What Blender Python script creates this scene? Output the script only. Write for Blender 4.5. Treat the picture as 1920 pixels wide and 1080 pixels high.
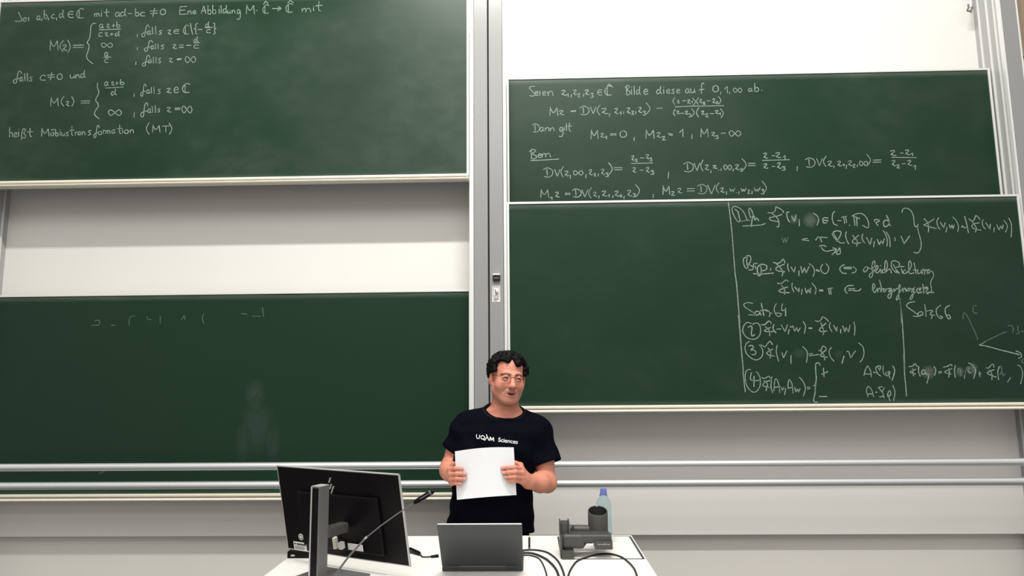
import bpy, bmesh, math, random
import numpy as np
from mathutils import Vector, Matrix
from mathutils.bvhtree import BVHTree

# ------------------------------------------------------------ camera, light, exposure
S = bpy.context.scene
COL = S.collection
for o in list(bpy.data.objects): bpy.data.objects.remove(o)
FPX, CZ = 1250.0, 1.65                       # focal length in pixels of a 1920 wide frame, lens height
RGT = np.array([0.999603, 0.026733, -0.008952])
UPV = np.array([0.012328, -0.128922, 0.991578])
BCK = np.array([0.025354, -0.991294, -0.1292])
cam_d = bpy.data.cameras.new('camera'); cam = bpy.data.objects.new('camera', cam_d); COL.objects.link(cam)
cam_d.sensor_fit = 'HORIZONTAL'; cam_d.sensor_width = 36.0; cam_d.lens = FPX*36.0/1920.0
cam_d.clip_start = 0.05
cam.matrix_world = Matrix(((RGT[0], UPV[0], BCK[0], 0), (RGT[1], UPV[1], BCK[1], 0), (RGT[2], UPV[2], BCK[2], CZ), (0, 0, 0, 1)))
S.camera = cam
S.view_settings.view_transform = 'Standard'
try: S.view_settings.look = 'None'
except Exception: pass
S.view_settings.gamma = 1.0
S.view_settings.use_curve_mapping = False
S.view_settings.exposure = 0.0
W = bpy.data.worlds.new('hall_light'); S.world = W; W.use_nodes = True
_n = W.node_tree                                        # light of the hall: brighter overhead than from the seats and the floor
_tc = _n.nodes.new('ShaderNodeTexCoord'); _sp = _n.nodes.new('ShaderNodeSeparateXYZ'); _mr = _n.nodes.new('ShaderNodeMapRange')
_mr.inputs['From Min'].default_value = -.35; _mr.inputs['From Max'].default_value = .9; _mr.inputs['To Min'].default_value = .29; _mr.inputs['To Max'].default_value = .93
_n.links.new(_tc.outputs['Generated'], _sp.inputs[0]); _n.links.new(_sp.outputs['Z'], _mr.inputs['Value'])
_n.nodes['Background'].inputs[0].default_value = (1.0, 0.94, 0.885, 1); _n.links.new(_mr.outputs['Result'], _n.nodes['Background'].inputs[1])
def area(name, loc, target, sx, sy, power, col=(1, .97, .92)):
    l = bpy.data.lights.new(name, 'AREA'); l.shape = 'RECTANGLE'; l.size = sx; l.size_y = sy
    l.energy = power; l.color = col
    o = bpy.data.objects.new(name, l); COL.objects.link(o); o.location = loc
    o.rotation_euler = (Vector(target)-Vector(loc)).to_track_quat('-Z', 'Z').to_euler()
    return o
area('board_light', (-0.05, 1.05, 6.0), (-0.05, 3.9, 2.6), 2.4, 0.12, 238, (1, .985, .93))
area('hall_fill', (0.0, -1.6, 5.6), (0.0, 2.6, 1.2), 6.0, 2.0, 125)  # unseen fill added to light the front, standing for other ceiling lamps

# ------------------------------------------------------------ helpers
def at(px, py, Y):
    """point of the room at distance Y seen at a pixel of the 1920x1080 frame"""
    d = RGT*(px-960)/FPX - UPV*(py-540)/FPX - BCK
    t = Y/d[1]
    return Vector((d[0]*t, Y, CZ+d[2]*t))
def on(px, py, z):
    d = RGT*(px-960)/FPX - UPV*(py-540)/FPX - BCK
    t = (z-CZ)/d[2]
    return Vector((d[0]*t, d[1]*t, z))
def mat(name, col, rough=.5, metal=0., spec=.5, noise=0., nscale=8., bump=0., bscale=200., trans=0., ior=1.45, coat=0., stretch=None):
    m = bpy.data.materials.new(name); m.use_nodes = True
    nt = m.node_tree; b = nt.nodes['Principled BSDF']
    b.inputs['Base Color'].default_value = (*col, 1); b.inputs['Roughness'].default_value = rough
    b.inputs['Metallic'].default_value = metal; b.inputs['Specular IOR Level'].default_value = spec
    b.inputs['Transmission Weight'].default_value = trans; b.inputs['IOR'].default_value = ior
    b.inputs['Coat Weight'].default_value = coat
    tc = nt.nodes.new('ShaderNodeTexCoord')
    src = tc.outputs['Object']
    if stretch:
        mp = nt.nodes.new('ShaderNodeMapping'); mp.inputs['Scale'].default_value = stretch
        nt.links.new(src, mp.inputs['Vector']); src = mp.outputs['Vector']
    if noise:
        n = nt.nodes.new('ShaderNodeTexNoise'); n.inputs['Scale'].default_value = nscale; n.inputs['Detail'].default_value = 5
        nt.links.new(src, n.inputs['Vector'])
        r = nt.nodes.new('ShaderNodeMapRange'); r.inputs['To Min'].default_value = 1-noise; r.inputs['To Max'].default_value = 1+noise
        nt.links.new(n.outputs['Fac'], r.inputs['Value'])
        x = nt.nodes.new('ShaderNodeVectorMath'); x.operation = 'SCALE'; x.inputs[0].default_value = col
        nt.links.new(r.outputs['Result'], x.inputs['Scale']); nt.links.new(x.outputs['Vector'], b.inputs['Base Color'])
    if bump:
        n = nt.nodes.new('ShaderNodeTexNoise'); n.inputs['Scale'].default_value = bscale; n.inputs['Detail'].default_value = 3
        nt.links.new(src, n.inputs['Vector'])
        p = nt.nodes.new('ShaderNodeBump'); p.inputs['Strength'].default_value = bump; p.inputs['Distance'].default_value = .002
        nt.links.new(n.outputs['Fac'], p.inputs['Height']); nt.links.new(p.outputs['Normal'], b.inputs['Normal'])
    return m
def link(name, me, m, parent=None, smooth=False, origin=None):
    o = bpy.data.objects.new(name, me); COL.objects.link(o)
    if m is not None and not me.materials: me.materials.append(m)
    if smooth:
        for p in me.polygons: p.use_smooth = True
    base = None
    if parent is not None: base = ROOT[parent.name]
    if parent is None and origin is not None: base = Vector(origin)
    if base is not None:
        me.transform(Matrix.Translation(-base))
    if parent is not None: o.parent = parent; ROOT[o.name] = base
    elif origin is not None: o.location = base; ROOT[o.name] = base
    else: ROOT[o.name] = Vector((0, 0, 0))
    return o
ROOT = {}
def thing(name, label, cat, loc, group=None):
    o = bpy.data.objects.new(name, None); COL.objects.link(o); o.location = loc; o.empty_display_size = .1
    ROOT[o.name] = Vector(loc)
    return tag(o, label, cat, group)
def tag(o, label, cat, group=None):
    o['label'] = label; o['category'] = cat
    if group: o['group'] = group
    return o
def struct(o, label=None, cat=None):
    o['kind'] = 'structure'
    if label: o['label'] = label
    if cat: o['category'] = cat
    return o
class MB:
    """collects simple solids into one mesh"""
    def __init__(s): s.bm = bmesh.new()
    def box(s, x0, x1, y0, y1, z0, z1, bevel=0., seg=2, M=None):
        b = bmesh.new(); bmesh.ops.create_cube(b, size=1.0)
        for v in b.verts:
            v.co = Vector(((x0+x1)/2+v.co.x*(x1-x0), (y0+y1)/2+v.co.y*(y1-y0), (z0+z1)/2+v.co.z*(z1-z0)))
        if bevel: bmesh.ops.bevel(b, geom=list(b.edges), offset=bevel, segments=seg, profile=.7, affect='EDGES')
        return s.join(b, M)
    def join(s, b, M=None):
        if M is not None: bmesh.ops.transform(b, matrix=M, verts=b.verts)
        bmesh.ops.recalc_face_normals(b, faces=list(b.faces))
        me = bpy.data.meshes.new('t'); b.to_mesh(me); b.free(); s.bm.from_mesh(me); bpy.data.meshes.remove(me)
        return s
    def prism(s, poly, axis, a0, a1, M=None):
        """poly: 2-D outline; axis 'x' -> (y,z), 'y' -> (x,z), 'z' -> (x,y)"""
        b = bmesh.new()
        def P(p, a): return {'x': (a, p[0], p[1]), 'y': (p[0], a, p[1]), 'z': (p[0], p[1], a)}[axis]
        A = [b.verts.new(P(p, a0)) for p in poly]; B = [b.verts.new(P(p, a1)) for p in poly]
        n = len(poly)
        b.faces.new(A); b.faces.new(B[::-1])
        for i in range(n): b.faces.new((A[i], B[i], B[(i+1) % n], A[(i+1) % n]))
        return s.join(b, M)
    def tube(s, pts, r, n=10, cap=True):
        pts = [Vector(p) for p in pts]; b = bmesh.new(); rings = []
        rs = r if isinstance(r, (list, tuple)) else [r]*len(pts)
        up = None
        for i, p in enumerate(pts):
            t = (pts[min(i+1, len(pts)-1)]-pts[max(i-1, 0)]).normalized()
            if up is None: up = Vector((0, 0, 1)) if abs(t.z) < .9 else Vector((1, 0, 0))
            a = (up-t*up.dot(t)).normalized(); up = a; c = t.cross(a)
            rings.append([b.verts.new(p+(a*math.cos(2*math.pi*k/n)+c*math.sin(2*math.pi*k/n))*rs[i]) for k in range(n)])
        for i in range(len(rings)-1):
            for k in range(n): b.faces.new((rings[i][k], rings[i][(k+1) % n], rings[i+1][(k+1) % n], rings[i+1][k]))
        if cap: b.faces.new(rings[0][::-1]); b.faces.new(rings[-1])
        return s.join(b)
    def lathe(s, prof, c=(0, 0, 0), n=40, M=None):
        b = bmesh.new(); rings = []
        for r, z in prof:
            if r < 1e-6: rings.append([b.verts.new((c[0], c[1], c[2]+z))])
            else: rings.append([b.verts.new((c[0]+r*math.cos(2*math.pi*k/n), c[1]+r*math.sin(2*math.pi*k/n), c[2]+z)) for k in range(n)])
        for i in range(len(rings)-1):
            A, B = rings[i], rings[i+1]
            for k in range(n):
                a0, a1 = A[k % len(A)], A[(k+1) % len(A)]; b0, b1 = B[k % len(B)], B[(k+1) % len(B)]
                f = [v for j, v in enumerate((a0, a1, b1, b0)) if v not in (a0, a1, b1, b0)[:j]]
                if len(f) > 2: b.faces.new(f)
        return s.join(b, M)
    def build(s, name, m, parent=None, smooth=False, origin=None):
        me = bpy.data.meshes.new(name); s.bm.to_mesh(me); s.bm.free()
        if smooth == 'auto':
            for p in me.polygons: p.use_smooth = True
            try: me.set_sharp_from_angle(angle=math.radians(38))
            except Exception: pass
            smooth = False
        return link(name, me, m, parent, smooth, origin)
def catmull(p, n=4):
    if len(p) < 3: return p
    out = []
    for i in range(len(p)-1):
        a, b, c, d = p[max(i-1, 0)], p[i], p[i+1], p[min(i+2, len(p)-1)]
        for k in range(n):
            t = k/n
            out.append(tuple(.5*(2*b[j]+(c[j]-a[j])*t+(2*a[j]-5*b[j]+4*c[j]-d[j])*t*t+(3*b[j]-a[j]-3*c[j]+d[j])*t**3) for j in range(len(b))))
    out.append(tuple(p[-1])); return out

M = {}
M['panel'] = mat('white enamel panel', (.80, .79, .76), .42, noise=.015, nscale=3)
M['wall'] = mat('painted wall', (.76, .74, .70), .8, noise=.03, nscale=4, bump=.15, bscale=120)
M['floor'] = mat('linoleum floor', (.11, .11, .11), .5, noise=.12, nscale=14)
M['wood'] = mat('brown wood panel', (.40, .31, .225), .5, noise=.18, nscale=5, stretch=(9, 9, .7))
M['alu'] = mat('grey anodised aluminium', (.285, .288, .285), .21, spec=.35, noise=.02, nscale=2)
M['lip'] = mat('pale aluminium profile', (.74, .75, .73), .34, metal=.15)
M['flank'] = mat('grey aluminium flank', (.40, .405, .40), .4)
M['gap'] = mat('black gap', (.008, .008, .008), .8)
M['frame'] = mat('bright aluminium frame', (.78, .79, .76), .35, metal=.2)
M['tray'] = mat('chalk tray enamel', (.80, .76, .66), .42, noise=.05, nscale=20)
M['traydust'] = mat('chalk dusted groove', (.40, .36, .30), .85, noise=.35, nscale=9, stretch=(3, 3, 3))
M['pipe'] = mat('grey lacquered pipe', (.74, .77, .77), .36, metal=.75)
M['dark'] = mat('dark rubber', (.02, .02, .02), .6)
M['black'] = mat('black plastic', (.0048, .0040, .0048), .4, spec=.16, noise=.15, nscale=40)
M['label'] = mat('white label', (.75, .75, .73), .5)
M['ink'] = mat('printed ink', (.06, .06, .06), .6)
M['tabletop'] = mat('white laminate', (.86, .86, .82), .38, noise=.01, nscale=5)
M['deskgrey'] = mat('light grey laminate', (.5, .5, .48), .5, noise=.02, nscale=6)
M['seam'] = mat('dark seam', (.06, .065, .06), .7)
M['stand'] = mat('grey metal stand', (.16, .16, .16), .42, metal=.3)
M['edge'] = mat('silver edge', (.62, .61, .62), .35, metal=.4)
M['lap'] = mat('dark grey laptop lid', (.052, .056, .06), .38, metal=.3)
M['lapedge'] = mat('laptop edge', (.40, .41, .42), .35, metal=.4)
M['doc'] = mat('warm dark grey plastic', (.060, .060, .054), .45, noise=.03, nscale=30)
M['docdark'] = mat('inside of tube', (.012, .016, .016), .6)
M['pet'] = mat('clear PET', (.82, .93, .96), .04, trans=1.0, ior=1.12)
M['water'] = mat('bluish water', (.80, .92, .95), .0, trans=1.0, ior=1.2)
M['cap'] = mat('blue bottle cap', (.12, .17, .50), .4)
M['chalkstick'] = mat('white chalk', (.8, .82, .78), .9)
M['paper'] = mat('white paper', (.82, .84, .88), .7)
M['cloth'] = mat('navy black cotton', (.0026, .003, .0068), .9, spec=.05, bump=.25, bscale=500)
M['collar'] = mat('black ribbed cotton', (.006, .006, .007), .9, spec=.2)
M['trousers'] = mat('black trousers', (.003, .003, .0035), .9, spec=.05, bump=.2, bscale=400)
M['shoe'] = mat('black leather', (.012, .011, .010), .4)
M['hair'] = mat('black curly hair', (.0035, .003, .0033), .6, spec=.15)
M['print'] = mat('white shirt print', (.8, .8, .8), .6)
M['wire'] = mat('thin metal frame', (.12, .10, .09), .3, metal=.8)
M['lens'] = mat('spectacle lens', (1, 1, 1), .0, trans=1.0, ior=1.02, spec=.3)
M['eye'] = mat('eye white', (.55, .50, .47), .3)
M['iris'] = mat('dark brown iris', (.015, .009, .006), .2)

# board green: dust and rubbed chalk clouds, slightly shiny enamel
def board_mat(name, seed, dust, h):
    m = bpy.data.materials.new(name); m.use_nodes = True; nt = m.node_tree; b = nt.nodes['Principled BSDF']
    N = nt.nodes.new; L = nt.links.new
    tc = N('ShaderNodeTexCoord'); mp = N('ShaderNodeMapping'); mp.inputs['Location'].default_value = (seed, seed*.7, seed*1.3); mp.inputs['Scale'].default_value = (1.0, 1.0, 1.5)
    L(tc.outputs['Object'], mp.inputs['Vector'])
    n1 = N('ShaderNodeTexNoise'); n1.inputs['Scale'].default_value = 1.6; n1.inputs['Detail'].default_value = 4; n1.inputs['Roughness'].default_value = .55; L(mp.outputs['Vector'], n1.inputs['Vector'])
    n2 = N('ShaderNodeTexNoise'); n2.inputs['Scale'].default_value = 9; n2.inputs['Detail'].default_value = 4; L(mp.outputs['Vector'], n2.inputs['Vector'])
    r1 = N('ShaderNodeMapRange'); r1.inputs['From Min'].default_value = .35; r1.inputs['From Max'].default_value = .8; r1.inputs['To Max'].default_value = dust; L(n1.outputs['Fac'], r1.inputs['Value'])
    mu = N('ShaderNodeMath'); mu.operation = 'MULTIPLY'; L(r1.outputs['Result'], mu.inputs[0]); L(n2.outputs['Fac'], mu.inputs[1])
    # streaks of chalk dust left along the upper and lower edges by wiping
    sx = N('ShaderNodeSeparateXYZ'); L(tc.outputs['Object'], sx.inputs[0])
    ms_ = N('ShaderNodeMapping'); ms_.inputs['Scale'].default_value = (1.7, 1, 26); ms_.inputs['Location'].default_value = (seed*2, 0, seed); L(tc.outputs['Object'], ms_.inputs['Vector'])
    n3 = N('ShaderNodeTexNoise'); n3.inputs['Scale'].default_value = 2.2; n3.inputs['Detail'].default_value = 4; L(ms_.outputs['Vector'], n3.inputs['Vector'])
    acc = mu.outputs['Value']
    for z_a, z_b, amt in ((.038+h-.040, .038+h-.004, .34), (.038+.030, .038+.002, .16)):
        e_ = N('ShaderNodeMapRange'); e_.interpolation_type = 'SMOOTHSTEP'; e_.inputs['From Min'].default_value = z_a; e_.inputs['From Max'].default_value = z_b; e_.inputs['To Max'].default_value = amt; L(sx.outputs['Z'], e_.inputs['Value'])
        p_ = N('ShaderNodeMath'); p_.operation = 'MULTIPLY'; L(e_.outputs['Result'], p_.inputs[0]); L(n3.outputs['Fac'], p_.inputs[1])
        a_ = N('ShaderNodeMath'); a_.operation = 'ADD'; a_.use_clamp = True; L(acc, a_.inputs[0]); L(p_.outputs[0], a_.inputs[1]); acc = a_.outputs[0]
    mx = N('ShaderNodeMix'); mx.data_type = 'RGBA'; mx.inputs['A'].default_value = (.0105, .0345, .0185, 1); mx.inputs['B'].default_value = (.30, .36, .31, 1)
    L(acc, mx.inputs['Factor']); L(mx.outputs['Result'], b.inputs['Base Color'])
    b.inputs['Roughness'].default_value = .33; b.inputs['Specular IOR Level'].default_value = .19
    return m
def chalk_mat(name, col, alpha):
    """dry chalk: grains of dust with green showing between them"""
    m = bpy.data.materials.new(name); m.use_nodes = True; nt = m.node_tree; b = nt.nodes['Principled BSDF']
    tc = nt.nodes.new('ShaderNodeTexCoord'); n = nt.nodes.new('ShaderNodeTexNoise'); n.inputs['Scale'].default_value = 140; n.inputs['Detail'].default_value = 2
    nt.links.new(tc.outputs['Object'], n.inputs['Vector'])
    r = nt.nodes.new('ShaderNodeMapRange'); r.inputs['From Min'].default_value = .3; r.inputs['From Max'].default_value = .7
    r.inputs['To Min'].default_value = alpha*.65; r.inputs['To Max'].default_value = min(1., alpha*1.3)
    nt.links.new(n.outputs['Fac'], r.inputs['Value']); nt.links.new(r.outputs['Result'], b.inputs['Alpha'])
    b.inputs['Base Color'].default_value = (*col, 1); b.inputs['Roughness'].default_value = .95; b.inputs['Specular IOR Level'].default_value = .1
    return m
M['chalk'] = chalk_mat('white chalk line', (.36, .45, .385), .72)
M['faint'] = chalk_mat('half wiped chalk', (.40, .50, .44), .22)
M['smear'] = chalk_mat('rubbed chalk smudge', (.40, .43, .40), 1.0)
_nt = M['smear'].node_tree; _b = _nt.nodes['Principled BSDF']; _src = _b.inputs['Alpha'].links[0].from_socket
_a = _nt.nodes.new('ShaderNodeAttribute'); _a.attribute_name = 'dust'
_m = _nt.nodes.new('ShaderNodeMath'); _m.operation = 'MULTIPLY'; _nt.links.new(_src, _m.inputs[0]); _nt.links.new(_a.outputs['Fac'], _m.inputs[1]); _nt.links.new(_m.outputs[0], _b.inputs['Alpha'])

# ------------------------------------------------------------ the setting
F, R, P = 3.85, 3.99, 4.10           # distances: front boards, rear boards, white back panel
m = MB(); m.box(-7, 7, -1, 4.4, -.05, 0); struct(m.build('floor', M['floor']), 'grey hall floor', 'floor')
m = MB(); m.box(-7, 7, 4.16, 4.3, 0, 6.5); struct(m.build('wall_front', M['wall']), 'painted wall behind the boards', 'wall')
m = MB(); m.box(-3.43, -.245, P, 4.16, .709, 5.2); struct(m.build('trim_1', M['panel']), 'white panel behind the left boards', 'wall panel')
m = MB(); m.box(-.235, 2.93, P, 4.16, .709, 5.2); struct(m.build('trim_2', M['panel']), 'white panel behind the right boards', 'wall panel')
zb = at(1912, 111, 4.12).z
m = MB(); m.box(2.985, 5, 4.10, 4.16, zb+.012, 6.4); struct(m.build('trim_3', M['wood']), 'brown wood cladding at the right edge', 'wall panel')
m = MB(); m.box(2.985, 5, 4.11, 4.16, .0, zb-.004); struct(m.build('trim_4', M['deskgrey']), 'grey cladding under the brown wood at the right edge', 'wall panel')

def post(name, label, x0, x1, lipL, lipR, gap=False):
    """upright guide rail of the sliding boards: body, pale lips, track ribs in the flanks"""
    t = thing(name, label, 'board post', ((x0+x1)/2, 3.98, 0), None)
    zt = 5.2; yf = 3.862
    b = MB()
    if gap:
        g = at(915.8, 332, yf).x
        b.box(x0+lipL+.002, g-.0048, yf, P, 0, zt, .003); b.box(g+.0048, x1-lipR-.002, yf, P, 0, zt, .003)
    else: b.box(x0+lipL+.002, x1-lipR-.002, yf, P, 0, zt, .003)
    b.build('post_body', M['alu'], t)
    if gap:
        k = MB(); k.box(g-.005, g+.005, yf+.012, P, 0, zt); k.build('seam_strip', M['gap'], t)
    for side, w in ((-1, lipL), (1, lipR)):
        if not w: continue
        e = x0 if side < 0 else x1
        k = MB(); k.box(min(e-side*.009, e-side*w), max(e-side*.009, e-side*w), yf+.03, P, 0, zt); k.build('flank', M['flank'], t)
        k = MB()
        k.box(min(e, e-side*w), max(e, e-side*w), yf+.002, yf+.03, 0, zt, .004)
        for y in (3.912, 3.972, 4.045): k.box(min(e, e-side*.012), max(e, e-side*.012), y, y+.009, 0, zt, .002)
        k.build('guide_lip', M['lip'], t)
    return t
cp = post('board_post', 'grey aluminium double post with a black seam between left and right boards', -.349, -.1265, .0265, .0185, True)
post('board_post', 'grey aluminium guide post at the right end of the right boards', 2.868, 2.979, .012, .012)
post('board_post', 'grey aluminium guide post at the far left edge of the left boards', -3.437, -3.326, .012, .012)

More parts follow.
